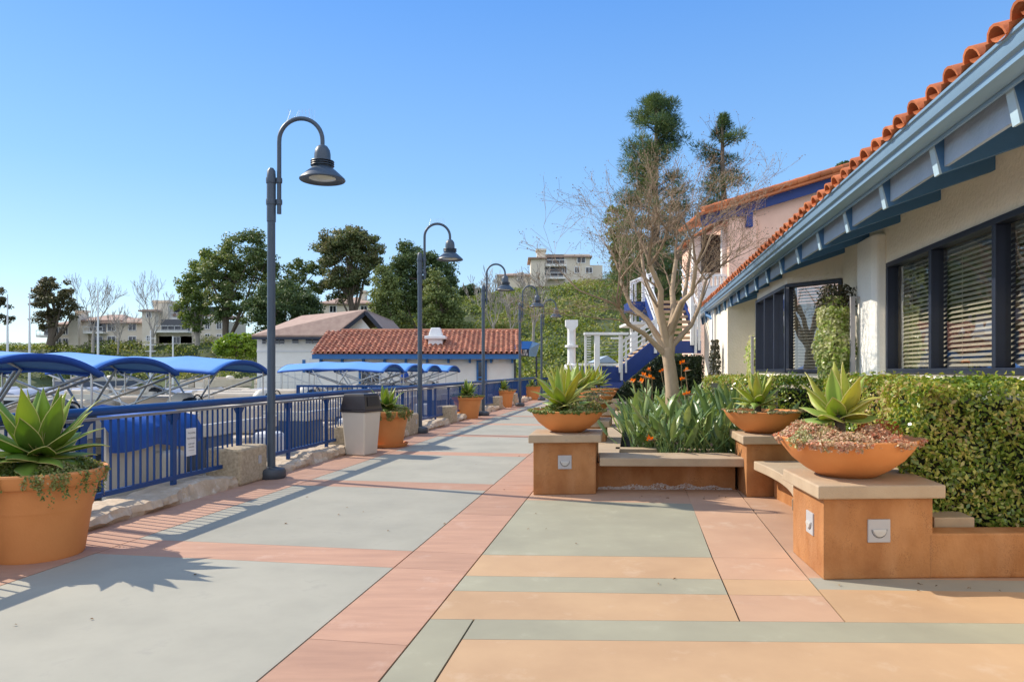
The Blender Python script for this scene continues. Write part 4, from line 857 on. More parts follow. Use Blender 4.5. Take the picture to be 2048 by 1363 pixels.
tree('bush','bright yellow green round bush beside the flat tiled boathouse',72,[(475,712),(475,695)],[(475,690,40,22),(505,695,20,18),(450,698,20,14)],120,80,.34,.7,brightm,bark,.2,cat='bush',seed=12,edge=.6)
for k, (lb, x, yb, yt, Y, sp) in enumerate((('slender bare white tree before the low condo',186,705,565,118,25),('low bare white tree between the condos',236,708,620,114,38),('tall bare white tree before the terraced condo',304,705,560,116,34),('bare silver tree behind the third lamp',985,690,555,70,36),('bare silver tree below the hill house',1066,690,540,72,30),('leaning bare tree left of the white mast',1020,690,590,68,30))):
    r = thing('bare_tree', lb, 'tree', at(x,yb,Y), 0, 'bare trees in the distance'); b = MB(); R = random.Random(60+k); h_ = (yb-yt)*Y/F; tp = []
    p0 = at(x,yb,Y); b.tube([p0, p0+Vector((.1,0,h_*.32))], [h_*.022,h_*.018], 7, False)
    for q in range(4): branches(b, p0+Vector((.1,0,h_*(.2+.035*q))), Vector((R.uniform(-.6,.6),R.uniform(-.5,.5),1)).normalized(), h_*.25, h_*.010, 4, R, .12, .33, tp, True, .022)
    b.build('branches', barkw, r, smooth=60)
def conifer(label, px, Y, ytop, ybot, prof, n, seed, mat):
    R = random.Random(seed); r = thing('pine_tree', label, 'tree', at(px,ybot,Y), 0, 'tall pines behind the stairs'); k = Y/F
    T = [at(px+R.uniform(-2,2), ybot+(ytop-ybot)*u, Y) for u in np.linspace(0,1,9)]; b = MB(); b.tube(T, [.32*(1-.85*u)+.03 for u in np.linspace(0,1,9)], 8)
    P, N_ = [], []
    for i in range(n):
        y = ytop+(ybot-ytop)*(i+R.random())/n; hw = np.interp(y, *zip(*prof))*k; a = R.uniform(0,2*pi); q = R.uniform(.45,1.); c0 = at(px,y,Y)
        c = c0+Vector((cos(a)*hw*q, sin(a)*hw*q, hw*.25*q)); b.tube([c0-Vector((0,0,.1*hw)), c0.lerp(c,.6), c], [.05,.035,.015], 4, False)
        for j in range(2):
            cc = c0.lerp(c, 1-.3*j)+Vector((R.gauss(0,.15),R.gauss(0,.15),R.gauss(0,.1))); m_ = 230; u = rnd_sphere(m_); rad = min(.62, .2+hw*.26)*(1-.2*j)
            P.append(np.array(cc)+u*NR.uniform(.2,1,(m_,1))*np.array((rad,rad,rad*.62))); N_.append(u)
    P = np.concatenate(P); U = unit(np.concatenate(N_)+np.array((0,0,.5))+NR.normal(size=P.shape)*.4); Sd = unit(np.cross(U, NR.normal(size=P.shape))); L = NR.uniform(.2,.4,(len(P),1))
    quads('crown', np.stack([P-Sd*.012, P+U*L*.5-Sd*.017, P+U*L, P+U*L*.5+Sd*.017], axis=1), mat, r); b.build('trunk', bark, r, smooth=60)
conifer('tallest dark pine behind the bare tree',1312,48,196,690,[(196,16),(212,44),(250,42),(300,58),(400,72),(500,95),(600,105),(690,100)],150,70,leafmat('tall_pine_needle', [(.035,.08,.035),(.07,.13,.045),(.17,.21,.055)],.6,.2,.5))
conifer('open branched pine above the salmon building',1446,46,236,640,[(236,10),(255,26),(300,46),(350,52),(420,56),(520,66),(640,64)],46,71,MAT['tall_pine_needle'])
tree('pine_tree','low olive pine foliage behind the bare tree beside the stairs',60,[(1265,720),(1265,560)],[(1262,520,48,60),(1240,450,28,40),(1300,560,50,60)],130,75,.4,1.0,pinel,bark,.3,seed=30)
tree('pine_tree','treetop just showing over the salmon roof',70,[(1690,400),(1690,340)],[(1688,332,16,7)],14,60,.3,.5,pinem,bark,.1,seed=31)
# shrubs covering the slopes
P, N_ = [], []; domes = []
for _ in range(60000):
    if len(domes) > 3400: break
    X, Y = rnd.uniform(-150,110), rnd.uniform(58,160); hh = hill(X, Y)
    if not land(X,Y) or hh < .15: continue
    domes.append((X, Y, hh, rnd.uniform(.9,2.6)))
for X, Y, hh, rad in domes:
    m_ = int(95*(rad/1.6)**1.5); u = rnd_sphere(m_); u[:,2] = np.abs(u[:,2]); P.append(np.array((X,Y,hh-.15))+u*np.array((rad*1.25,rad,rad*.62))*NR.uniform(.85,1.05,(m_,1))); N_.append(u*np.array((.8,.8,1.4)))
P = np.concatenate(P); N_ = np.concatenate(N_); tag(struct(quads('hillside_shrubs', leafq(P, N_, .36, .7, .5, .1), shrubm), 'stuff'), 'green shrubs and ground cover over the slopes', 'shrubs')
print('shrub leaves', len(P))
# ---------------------------------------------------------------- condos on the far slopes
def blockpx(mb, x0, x1, y0, y1, Y, d):
    a, c = at(x0,y1,Y), at(x1,y0,Y); mb.box(a.x, c.x, Y, Y+d, a.z, c.z)
def hip(mb, x0, x1, ye, yr, Y, d, over=6, ridge=.35):
    a, c = at(x0-over,ye,Y), at(x1+over,yr,Y); k = Y/F*over; y0, y1 = Y-k, Y+d+k; w = c.x-a.x; ym = (y0+y1)/2
    mb.add([(a.x,y0,a.z),(c.x,y0,a.z),(c.x,y1,a.z),(a.x,y1,a.z),(a.x+w*ridge,ym,c.z),(c.x-w*ridge,ym,c.z),(a.x,y0,a.z-.3),(c.x,y0,a.z-.3),(c.x,y1,a.z-.3),(a.x,y1,a.z-.3)],
           [(0,1,5,4),(1,2,5),(2,3,4,5),(3,0,4),(6,7,1,0),(7,8,2,1),(8,9,3,2),(9,6,0,3),(9,8,7,6)])
def condo(label, Y, walls, roofs, wins, balc, chim, roofmat=shing):
    c = at((walls[0][0]+walls[0][1])/2, walls[0][3], Y); r = thing('condo_building', label, 'building', (c.x,Y+5,c.z), 0)
    for w in walls: b = MB(); blockpx(b, w[0],w[1],w[2],w[3]+14, Y+w[4], w[5]); b.build('wall', cream, r)
    for q in roofs: b = MB(); hip(b, *q[:4], Y+q[4], q[5]); b.build('roof', roofmat, r)
    for w in wins:
        b = MB(); yy = Y+w[4]; a, c_ = at(w[0],w[3],yy), at(w[1],w[2],yy); f_ = .14
        b.box(a.x-f_,c_.x+f_,yy-.10,yy-.004,a.z-f_,a.z); b.box(a.x-f_,c_.x+f_,yy-.10,yy-.004,c_.z,c_.z+f_); b.box(a.x-f_,a.x,yy-.10,yy-.004,a.z,c_.z); b.box(c_.x,c_.x+f_,yy-.10,yy-.004,a.z,c_.z); b.box((a.x+c_.x)/2-.05,(a.x+c_.x)/2+.05,yy-.09,yy-.045,a.z,c_.z)
        fr = b.build('window', white, r); g = MB(); g.box(a.x,c_.x,yy-.04,yy-.006,a.z,c_.z); g.build('pane', winglass, fr)
    for q in balc:
        yy = Y+q[4]; a, c_ = at(q[0],q[3],yy), at(q[1],q[2],yy); b = MB(); b.box(a.x,c_.x,yy-1.8,yy-.01,a.z-.35,a.z); sl_ = b.build('balcony', stuccow, r); h_ = 1.0
        g = MB(); g.box(a.x,c_.x,yy-1.8,yy-1.74,a.z+h_-.1,a.z+h_); g.box(a.x,c_.x,yy-1.8,yy-1.76,a.z+.1,a.z+.2); m_ = max(3,int((c_.x-a.x)/1.2))
        for i in range(m_+1): x = a.x+(c_.x-a.x-.06)*i/m_; g.box(x,x+.06,yy-1.8,yy-1.75,a.z,a.z+h_)
        g.build('railing', white, sl_)
        o = MB(); o.box(a.x+.4,c_.x-.4,yy-.03,yy-.005,a.z+.05,a.z+2.3); o.build('glass_door', winglass, sl_)
    for q in chim: b = MB(); blockpx(b, q[0],q[1],q[2],q[3],Y+q[4],2.5); k = 2; blockpx(b, q[0]-2,q[1]+2,q[2],q[2]+4,Y+q[4]-.3,3.1); b.build('chimney', cream, r)
    return r
condo('low cream condo with shallow tiled roof and chimney on the far shore',140,[(155,288,640,690,0,12),(106,140,648,690,1,10),(137,156,630,690,-1.5,10),(160,176,650,690,-.8,5)],[(160,240,640,624,0,12),(210,285,644,632,-.4,9),(108,150,648,636,1,10)],
      [(216,231,644,661,0),(258,272,648,660,0),(216,231,673,686,0),(258,272,673,685,0),(114,122,655,668,1),(127,136,655,668,1),(114,122,677,688,1),(127,136,677,688,1),(185,205,673,686,0)],[(177,216,650,664,0),(84,108,655,671,1)],[(150,162,619,640,4)])
condo('terraced three storey cream condo with square tower on the far shore',138,[(318,446,672,690,0,12),(314,384,646,672,0,12),(284,312,618,690,-1,10),(308,336,606,690,.5,9),(396,446,640,690,1,12),(340,420,628,648,3,9)],[(320,440,629,612,3,10),(285,311,620,615,-1,10)],
      [(294,302,622,634,-1),(411,419,644,657,1),(434,443,645,657,1),(411,419,668,681,1),(434,443,669,681,1),(294,302,672,680,-1),(346,360,674,686,0)],[(318,384,652,662,0),(336,440,628,636,3)],[(306,336,600,612,3)])
condo('white hill house with terraces, chimney tower and brown roof on the ridge',150,[(1088,1180,508,590,0,12),(1062,1090,514,590,-2,8),(994,1064,548,590,1,10),(1178,1205,530,590,2,9)],[(1098,1178,512,499,0,12),(1000,1062,550,540,1,10),(1062,1088,515,510,-2,8)],
      [(1155,1170,515,525,0),(1172,1184,535,545,0),(1150,1158,534,545,0),(1125,1133,534,546,0),(1036,1047,546,560,1),(1006,1014,552,566,1)],[(1090,1132,518,531,0),(1085,1130,540,556,0)],[(1074,1091,497,520,-1)])
condo('cream house with low roof between the pines on the ridge',150,[(640,745,604,645,0,9)],[(640,742,606,590,0,9)],[(660,672,612,624,0),(700,712,612,624,0),(722,734,612,624,0)],[],[(722,730,580,600,2)])
condo('small red roofed house glimpsed behind the bare tree',120,[(1300,1350,540,590,0,8)],[(1300,1350,542,528,0,8)],[(1312,1322,552,564,0)],[],[],tile2)
# ---------------------------------------------------------------- tiled dock building and flat tiled boathouse
db = thing('dock_building', 'white dock building with red barrel tile roof and blue fascia behind the boats', 'building', (-5,43,0))
a, c = at(640,740,41.5), at(1028,740,41.5); x0, x1 = a.x, c.x; ze = 1.55+32*41/F; zr = 1.55+78*43.2/F
b = MB(); b.box(x0,x1,41.5,47,-.05,ze-.02); b.build('wall', stuccow, db)
b = MB(); b.box(x0-.25,x1+.35,40.72,40.84,ze-.28,ze); b.build('fascia', bluef, db)
b = MB()
for k in range(10): x = x0+.1+(x1-x0-.2)*k/9; b.box(x-.06,x+.06,40.845,41.49,ze-.26,ze-.05); b.box(x-.06,x+.06,41.2,41.49,ze-.50,ze-.265)
b.build('rafter', bluef, db)
sp_ = math.atan2(zr-ze, 3.6); up = Vector((0,cos(sp_),sin(sp_))); nn = Vector((0,-sin(sp_),cos(sp_)))
b = MB(); b.add([(x0-.3,40.72,ze+.004),(x1+.4,40.72,ze+.004),(x1+.4,44.3,zr),(x0-.3+.9,44.3,zr),(x1+.4,48,ze),(x0-.3,48,ze)],[(0,1,2,3),(3,2,4,5),(0,3,5),(1,4,2)]); b.build('roof_deck', tile2, db)
b = MB(); tiles(b, Vector((x0-.2,40.62,ze+.04)), Vector((1,0,0)), up, nn, int((x1-x0+.6)/.30)+1, 10, .30, .385, .105)
b.tube([(x0+.6,44.3,zr+.08),(x1+.4,44.3,zr+.08)], .13, 10); b.build('roof_tiles', tile2, db, smooth=35)
b = MB(); c0 = Vector(at(872,684,42.3)); b.box(c0.x-.42,c0.x+.42,c0.y-.4,c0.y+.4,c0.z-.2,c0.z+.22); b.prism([(c0.x-.62,c0.y-.6),(c0.x+.62,c0.y-.6),(c0.x+.62,c0.y+.6),(c0.x-.62,c0.y+.6)], c0.z+.16, c0.z+.36); b.prism([(c0.x-.42,c0.y-.4),(c0.x+.42,c0.y-.4),(c0.x+.42,c0.y+.4),(c0.x-.42,c0.y+.4)], c0.z+.36, c0.z+.85, [(c0.x-.27,c0.y-.27),(c0.x+.27,c0.y-.27),(c0.x+.27,c0.y+.27),(c0.x-.27,c0.y+.27)]); b.build('roof_vent', white, db, bevel=.05)
def dbopen(nm, px0, px1, py0, py1, mat, muntin=0):
    a, c = at(px0,py1,41.5), at(px1,py0,41.5); f_ = .11; b = MB()
    b.box(a.x,a.x+f_,41.42,41.496,a.z,c.z); b.box(c.x-f_,c.x,41.42,41.496,a.z,c.z); b.box(a.x+f_,c.x-f_,41.42,41.496,c.z-f_,c.z); b.box(a.x+f_,c.x-f_,41.42,41.496,a.z,a.z+f_)
    if muntin: b.box(a.x+f_,c.x-f_,41.43,41.49,(a.z+c.z)/2-.04,(a.z+c.z)/2+.04)
    fr = b.build(nm, bluef, db); g = MB(); g.box(a.x+f_,c.x-f_,41.45,41.494,a.z+f_,c.z-f_); g.build('pane', mat, fr)
dbopen('window', 718,762,729,772,winglass); dbopen('door', 953,974,720,788,winglass,1)
b = MB(); p = at(992,714,41.3); b.box(p.x-.16,p.x+.16,41.2,41.48,p.z-.26,p.z+.02); b.box(p.x-.25,p.x+.05,41.15,41.48,p.z+.05,p.z+.16); b.build('floodlight', white, db)
bh = thing('boathouse', 'two storey white boathouse with flat brown tile gable roof behind the tiled dock building', 'building', (-14,62,0))
Y1 = 58.; a, c = at(514,770,Y1), at(664,672,Y1); zE = c.z
b = MB(); b.box(a.x,c.x,Y1,Y1+15,-.1,zE); gx = at(783,668,Y1+7).x
zR = at(700,626,Y1+3).z
b.add([(c.x,Y1,zE),(c.x,Y1+15,zE),(c.x,Y1+7.5,zR)],[(0,1,2)])
b.build('wall', stuccow, bh)
b = MB(); b.add([(c.x+.004,Y1+1.2,-.1),(c.x+.004,Y1+15,-.1),(gx,Y1+15,-.1),(gx,Y1+1.2,-.1),(c.x+.004,Y1+1.2,zE-.3),(c.x+.004,Y1+15,zE-.3),(gx,Y1+15,zE-.3),(gx,Y1+1.2,zE-.3),((c.x+gx)/2,Y1+1.2,zR-.2),((c.x+gx)/2,Y1+15,zR-.2)],
    [(0,1,5,4),(1,2,6,5),(2,3,7,6),(3,0,4,7),(4,8,7),(5,6,9)]); b.build('gable_wing', stuccow, bh)
b = MB(); xl = at(505,668,Y1-.8).x; xr = at(668,668,Y1-.8).x; xm = at(742,626,Y1+3).x; xk = at(588,636,Y1+5).x
b.add([(xl,Y1-.9,zE-.1),(xr,Y1-.9,zE-.1),(xm,Y1+1,zR),(xk,Y1+7.5,zR),(xl,Y1+16,zE-.1),(xm,Y1+15,zR)], [(0,1,2,3),(0,3,4),(3,2,5,4)])
xq = at(786,672,Y1+1).x; b.add([(xm,Y1+.9,zR+.01),(xm,Y1+15.2,zR+.01),(xq,Y1+15.2,zE-.35),(xq,Y1+.9,zE-.35)],[(0,1,2,3)])
rf = b.build('roof', shing, bh, solid=-.15)
b = MB(); b.bar((xr,Y1-.92,zE-.2),(xm,Y1+.98,zR-.1),.08,.3); b.bar((xm,Y1+.8,zR-.1),(xq,Y1+.8,zE-.45),.08,.3); b.bar((xl,Y1-.92,zE-.2),(xr,Y1-.92,zE-.2),.08,.2); b.build('fascia', navy, bh)
b = MB(); z_ = at(600,702,Y1).z; b.box(a.x-.02,c.x+.02,Y1-.06,Y1-.004,z_-.08,z_+.08); b.build('string_course', white, bh)
for w in ((525,532,675,687),(550,558,675,687),(560,569,675,687),(585,597,674,686),(612,624,672,686),(626,639,672,686),(648,660,671,684)):
    p, q = at(w[0],w[3],Y1), at(w[1],w[2],Y1); b = MB(); b.box(p.x-.06,q.x+.06,Y1-.05,Y1-.004,p.z-.06,q.z+.06); f_ = b.build('window', white, bh); g = MB(); g.box(p.x,q.x,Y1-.07,Y1-.052,p.z,q.z); g.build('pane', winglass, f_)
for w, m_ in (((605,611,719,744),bluef),((619,642,715,744),white)):
    p, q = at(w[0],w[3],Y1), at(w[1],w[2],Y1); b = MB(); b.box(p.x,q.x,Y1-.06,Y1-.004,p.z,q.z); b.build('door', m_, bh)
kb = thing('ticket_kiosk', 'kiosk roof with blue awning over a black lettered sign board', 'kiosk', at(1055,770,42.5), 0)
YK = 41.2; a, c = at(1026,712,YK), at(1058,698,YK)
b = MB(); b.box(a.x,c.x,YK,YK+.12,a.z,c.z); sb = b.build('sign_board', signk, kb)
b = MB()
for row_, (y_, n_) in enumerate(((701.5,9),(708,10))):
    for k in range(n_):
        if k == (5, 4)[row_]: continue
        p = at(1028.5+k*28/n_, y_, YK); w_ = .035; hh = .07
        b.box(p.x-w_,p.x-w_+.02,YK-.014,YK-.004,p.z-hh,p.z+hh)
        if k % 2: b.box(p.x+w_-.02,p.x+w_,YK-.014,YK-.004,p.z-hh,p.z+hh)
        b.box(p.x-w_+.021,p.x+w_-.021,YK-.014,YK-.004,p.z+hh*(.7 if k%3 else -1),p.z+hh*(1 if k%3 else -.7))
b.build('lettering', signw, sb)
p0, p1 = at(1040,698,YK), at(1058,698,YK); q0, q1 = at(1041,680,YK), at(1066,680,YK)
b = MB(); b.add([(p0.x-.3,YK-.05,p0.z+.02),(p1.x,YK-.05,p1.z+.02),(q1.x,YK+1.4,q1.z),(q0.x-.3,YK+1.4,q0.z)],[(0,1,2,3)]); b.build('awning', rail_b, kb, solid=-.04)
b = MB(); b.add([(p1.x,YK,a.z),(p1.x+.45,YK+2,a.z),(q1.x+.45,YK+2,q1.z-.1),(q1.x,YK+1.4,q1.z-.02),(p1.x,YK,p1.z)],[(0,1,2,3,4)]); b.build('side_panel', gutter, kb, solid=.03)
b = MB(); zz = a.z
for x in (1030,1073): p = at(x,712,YK); b.box(p.x-.05,p.x+.05,YK+.13,YK+.23,-.05,p.z)
b.build('post', navy, kb)
# ---------------------------------------------------------------- salmon building, stairs, mast
sb_ = thing('salmon_building', 'salmon stucco building with tiled gable edge and blue barge board behind the eave', 'building', (9,27,0))
YS = 26.5; rk0, rk1 = at(1398,428,YS), at(1730,328,YS); 
b = MB(); xa, xb = at(1480,500,YS).x, 18; slope = (rk1.z-rk0.z)/(rk1.x-rk0.x)
def rake(x): return rk0.z+slope*(x-rk0.x)
b.add([(xa,YS,0),(xb,YS,0),(xb,YS,rake(xb)-.3),(xa,YS,rake(xa)-.3),(xa,YS+9,0),(xb,YS+9,0),(xb,YS+9,rake(xb)-.3),(xa,YS+9,rake(xa)-.3)],[(0,1,2,3),(7,6,5,4),(0,4,5,1),(1,5,6,2),(2,6,7,3),(3,7,4,0)]); b.build('wall', stuccop, sb_)
b = MB(); xw = at(1508,560,YS).x; b.prism([(xa-.5,YS-.28),(xw,YS-.28),(xw,YS-.01),(xa-.5,YS-.01)], 0, rake(xa)-.55); b.build('buttress', stuccop, sb_, bevel=.05)
b = MB(); b.bar((rk0.x,YS-.30,rk0.z-.32),(xb,YS-.30,rake(xb)-.32),.10,.42); b.build('barge_board', bluest, sb_)
b = MB(); b.add([(rk0.x-.2,YS-.7,rk0.z-.1),(xb,YS-.7,rake(xb)-.1),(xb,YS+9.5,rake(xb)-.1),(xa-.3,YS+9.5,rake(xa-.3)-.1),(xa-.3,YS+2.6,rake(xa-.3)-.1),(rk0.x-.2,YS+2.6,rk0.z-.1),(xa-.3,YS-.7,rake(xa-.3)-.1)],[(0,6,4,5),(6,1,2,3,4)]); b.build('roof_deck', tile, sb_, solid=.08)
b = MB(); d = Vector((1,0,slope)).normalized(); n_ = int((xb-rk0.x)/.42)
for k in range(n_): p = Vector((rk0.x,YS-.62,rk0.z+.02))+d*(k*.44+rnd.uniform(-.01,.01)); b.tube([p,p+d*.46],[.13,.11],9)
for k in range(n_): p = Vector((rk0.x,YS-.38,rk0.z+.05))+d*(k*.44+rnd.uniform(-.01,.01)); b.tube([p,p+d*.46],[.13,.11],9)
b.build('rake_tiles', tile, sb_, smooth=40)
b = MB(); p = at(1491,440,YS); b.box(p.x-.12,p.x+.12,YS-.5,YS-.29,p.z-.35,p.z+.3); b.box(p.x-.8,p.x-.12,YS-.42,YS-.29,p.z+.05,p.z+.3); b.build('bracket', bluest, sb_, bevel=.03)
a, c = at(1395,450,YS+1.5), at(1480,450,YS+1.5)
b = MB(); b.box(a.x,xa-.004,YS+2.2,YS+2.5,0,rk0.z-.4); b.box(xa-.55,xa-.29,YS+.4,YS+.6,3.0,rk0.z-.4); b.build('recess_wall', stuccow, sb_)
b = MB(); p,q = at(1400,628,YS), at(1470,548,YS); b.box(p.x,q.x,YS-.1,YS+.1,p.z,q.z-.45); 
zz = q.z-.45
b.box(p.x,q.x,YS-.06,YS+.06,zz+.36,zz+.45)
for k in range(9): x = p.x+(q.x-p.x-.05)*k/8; b.box(x,x+.05,YS-.05,YS+.05,zz+.002,zz+.36)
b.build('balcony', white, sb_)
b = MB(); p,q = at(1402,545,YS+2.2), at(1440,470,YS+2.2); b.box(p.x,q.x,YS+2.15,YS+2.196,p.z,q.z); b.build('balcony_door', winglass, sb_)
po = thing('flower_pot', 'small orange pot standing on the eave end before the balcony', 'flower pot', at(1438,628,24.0)); b = MB(); b.lathe([(.0,0),(.12,0),(.2,.22),(.22,.28),(.18,.28),(.0,.2)], 20); b.build('body', terra, po, world=False, smooth=35)
st = thing('staircase', 'outdoor staircase with wooden treads, blue stringers and white railings', 'staircase', (6.2,21.5,0))
YL = 21.0
def bx(mb, x0,x1,y0,y1,Y,d): p,q = at(x0,y1,Y), at(x1,y0,Y); mb.box(p.x,q.x,Y,Y+d,p.z,q.z)
b = MB(); bx(b,1312,1402,681,706,YL,.15); b.build('landing_fascia', bluest, st)
b = MB(); p,q = at(1312,681,YL), at(1402,681,YL); b.box(p.x,q.x,YL+.16,YL+1.4,p.z-.12,p.z); b.build('landing', wood, st)
b = MB(); z0 = p.z; tx0, tx1 = at(1322,680,YL+1.4).x, at(1394,680,YL+1.4).x
for k in range(8): z = z0+.19*(k+1); y = YL+1.4+.29*k; b.box(tx0,tx1,y,y+.31,z-.08,z)
b.build('tread', wood, st)
b = MB(); b.bar((tx0-.04,YL+1.3,z0+.05),(tx0-.04,YL+1.4+.29*8,z0+.19*8),.06,.30); b.bar((tx1+.04,YL+1.3,z0+.05),(tx1+.04,YL+1.4+.29*8,z0+.19*8),.06,.30); b.build('stringer', bluest, st); b = MB(); b.box(tx0-.6,tx1+.3,YL+1.42+.29*8,YL+5,z0+.19*8-.30,z0+.19*8+.0); b.build('upper_landing', bluest, st)
b = MB(); pL = at(1310,694,YL+.05); pR = at(1240,752,YL+.05); b.bar((pL.x,YL+.05,pL.z-.02),(pR.x,YL+.05,pR.z),.14,.44); b.build('lower_stringer', bluest, st); b = MB(); b.bar((pL.x,YL+1.2,pL.z-.02),(pR.x,YL+1.2,pR.z),.12,.44); b.build('lower_stringer', bluest, st)
b = MB()
for k in range(8): u = (k+.5)/8; b.box(pL.x+(pR.x-pL.x)*u-.16,pL.x+(pR.x-pL.x)*u+.16,YL+.13,YL+1.13,pL.z+(pR.z-pL.z)*u+.12,pL.z+(pR.z-pL.z)*u+.17)
b.build('lower_tread', wood, st)
b = MB(); bx(b,1160,1242,733,764,YL,.15); b.build('platform_fascia', bluest, st)
b = MB(); p = at(1160,733,YL); q = at(1242,733,YL); b.box(p.x,q.x,YL+.16,YL+2.0,p.z-.1,p.z); b.build('platform', white, st)
b = MB(); bx(b,1150,1242,726,731,YL-.02,.06); b.build('platform_rail', white, st)
b = MB()
def vp(mb, px, y0, y1, Y=YL-.06, w=.09): p,q = at(px,y1,Y), at(px,y0,Y); mb.box(p.x-w/2,p.x+w/2,Y-w/2,Y+w/2,p.z,q.z)
for x,y0,y1,w in ((1243,664,760,.07),(1252,672,745,.05),(1311,632,706,.08),(1391,610,706,.07),(1398,560,700,.07),(1384,545,690,.09),(1319,600,690,.05)): b = MB(); vp(b,x,y0,y1,YL-.06,w); b.build('newel_post', white, st)
b = MB()
for o in (0,11,22,33): p,q = at(1311,640+o,YL-.05), at(1243,684+o,YL-.05); b.bar(p,q,.05,.035 if o else .09)
b.build('handrail', white, st)
for x in (tx0-.08, tx1+.08):
    b = MB()
    for o in (.35,.6,.85,1.1): b.bar((x,YL+1.3,z0+o),(x,YL+1.4+.29*8,z0+.19*8+o),.05,.035)
    b.build('handrail', white, st)
b = MB()
for x,y0,y1,Y,w in ((1263,565,700,25.5,.10),(1271,560,700,25.7,.06),(1287,550,690,26,.12),(1306,545,680,26,.08),(1268,664,750,24.5,.22)): vp(b,x,y0,y1,Y,w)
p,q = at(1262,566,25.5), at(1310,546,26); b.bar(p,q,.15,.12); bx(b,1258,1330,643,648,24.8,2.2); b.build('upper_frame', white, st)
b = MB(); bx(b,1279,1308,612,640,25.3,.05); b.build('blue_panel', pm('soft_blue_panel',(.12,.24,.58)), st)
fr = thing('viewing_frame', 'white cabled railing frame with square posts on the blue platform', 'railing', at(1205,764,20.8))
b = MB()
for x,w in ((1171,.06),(1194,.15),(1240,.07)): b = MB(); vp(b,x,668,745,20.9,w); b.build('post', white, fr)
b = MB(); b.bar(at(1168,667,20.9),at(1256,667,20.9),.24,.07); b.build('beam', white, fr); b = MB(); b.bar(at(1222,676,20.6),at(1243,676,20.6),.08,.05); b.build('arm', white, fr)
b = MB()
for k in range(5): p,q = at(1200,684+7*k,20.95), at(1240,684+6*k,20.95); b.bar(p,q,.012,.012)
b.build('cable', alu, fr)
b = MB()
for k in range(12): p,q = at(1174,672+5*k,20.85), at(1182,672+5*k,20.85); b.bar(p,q,.03,.025)
b.build('louver', white, fr)
ms = thing('light_mast', 'thick white lighting mast with collar and pointed cap plate', 'mast', at(1143,790,26))
b = MB(); p = at(1143,745,26); b.lathe([(.15,0),(.15,at(0,648,26).z)], 16, (p.x,26,0)); b.build('column', white, ms, smooth=40)
b = MB(); z = at(0,692,26).z; b.lathe([(.15,-.05),(.24,-.04),(.24,.04),(.15,.05)], 16, (p.x,26,z)); z = at(0,735,26).z; b.lathe([(.15,-.1),(.26,-.06),(.26,.1),(.15,.16)], 16, (p.x,26,z)); b.build('collar', white, ms, smooth=40)
b = MB(); z = at(0,640,26).z; b.add([(p.x+u,26+v,z+w) for v in (-.2,.2) for u,w in ((-.22,0),(.22,0),(.22,-.22),(0,-.45),(-.22,-.22))],[(0,1,2,3,4),(9,8,7,6,5)]+[(i,(i+1)%5,(i+1)%5+5,i+5) for i in range(5)]); b.build('cap_plate', white, ms)
sh = thing('shed', 'small grey gabled shed beyond the white railing', 'shed', at(1208,742,60))
p,q = at(1192,742,60), at(1226,722,60); b = MB(); b.box(p.x,q.x,60,64,p.z-1,q.z); b.build('wall', gutter, sh); b = MB(); zt = at(0,711,60).z; b.add([(p.x-.3,59.6,q.z-.1),(q.x+.3,59.6,q.z-.1),((p.x+q.x)/2+.2,59.6,zt),(p.x-.3,64.4,q.z-.1),(q.x+.3,64.4,q.z-.1),((p.x+q.x)/2+.2,64.4,zt)],[(0,1,2),(5,4,3),(0,2,5,3),(1,4,5,2)]); b.build('roof', soffit, sh)
b = MB(); g_ = at(1203,740,59.9), at(1213,728,59.9); b.box(g_[0].x,g_[1].x,59.9,59.99,g_[0].z,g_[1].z); b.build('window', winglass, sh)
# dark hedge climbing below the stairs
b_ = [at(x,y,20.3) for x,y in ((1218,800),(1250,770),(1290,735),(1318,712),(1402,712),(1402,800))]
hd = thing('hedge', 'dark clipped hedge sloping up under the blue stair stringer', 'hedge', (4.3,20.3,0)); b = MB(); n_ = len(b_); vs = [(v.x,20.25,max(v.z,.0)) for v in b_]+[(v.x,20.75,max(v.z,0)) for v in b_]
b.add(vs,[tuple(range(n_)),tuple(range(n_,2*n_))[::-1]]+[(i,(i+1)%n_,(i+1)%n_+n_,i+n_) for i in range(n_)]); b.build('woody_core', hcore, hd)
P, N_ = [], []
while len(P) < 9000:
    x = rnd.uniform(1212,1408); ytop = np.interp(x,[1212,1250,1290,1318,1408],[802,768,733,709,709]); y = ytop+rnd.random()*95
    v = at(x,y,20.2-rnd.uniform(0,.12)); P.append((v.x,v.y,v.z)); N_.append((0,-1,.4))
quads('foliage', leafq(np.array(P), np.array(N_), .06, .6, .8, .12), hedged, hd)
cr = thing('parked_car', 'white and red car glimpsed between the stairs and the stucco wall', 'car', at(1402,755,46)); p = at(1402,755,46); b = MB()
pr = [(-2.1,.3),(2.1,.3),(2.15,.75),(1.5,.95),(.9,1.4),(-1.1,1.45),(-1.9,.95),(-2.15,.8)]; b.add([(u,v,w) for v in (-.85,.85) for u,w in pr],[tuple(range(8)),tuple(range(8,16))[::-1]]+[(i,(i+1)%8,(i+1)%8+8,i+8) for i in range(8)]); b.build('body', red, cr, world=False, bevel=.08)
b = MB(); b.add([(u,v,w) for v in (-.86,.86) for u,w in ((-1.5,.98),(1.2,.98),(.8,1.34),(-1.0,1.37))],[(0,1,2,3),(7,6,5,4)]); b.build('window', winglass, cr, world=False)
for u in (-1.35,1.35):
    b = MB(); b.tube([(u,-.88,.32),(u,.88,.32)], .32, 16); b.build('wheel', black, cr, world=False)
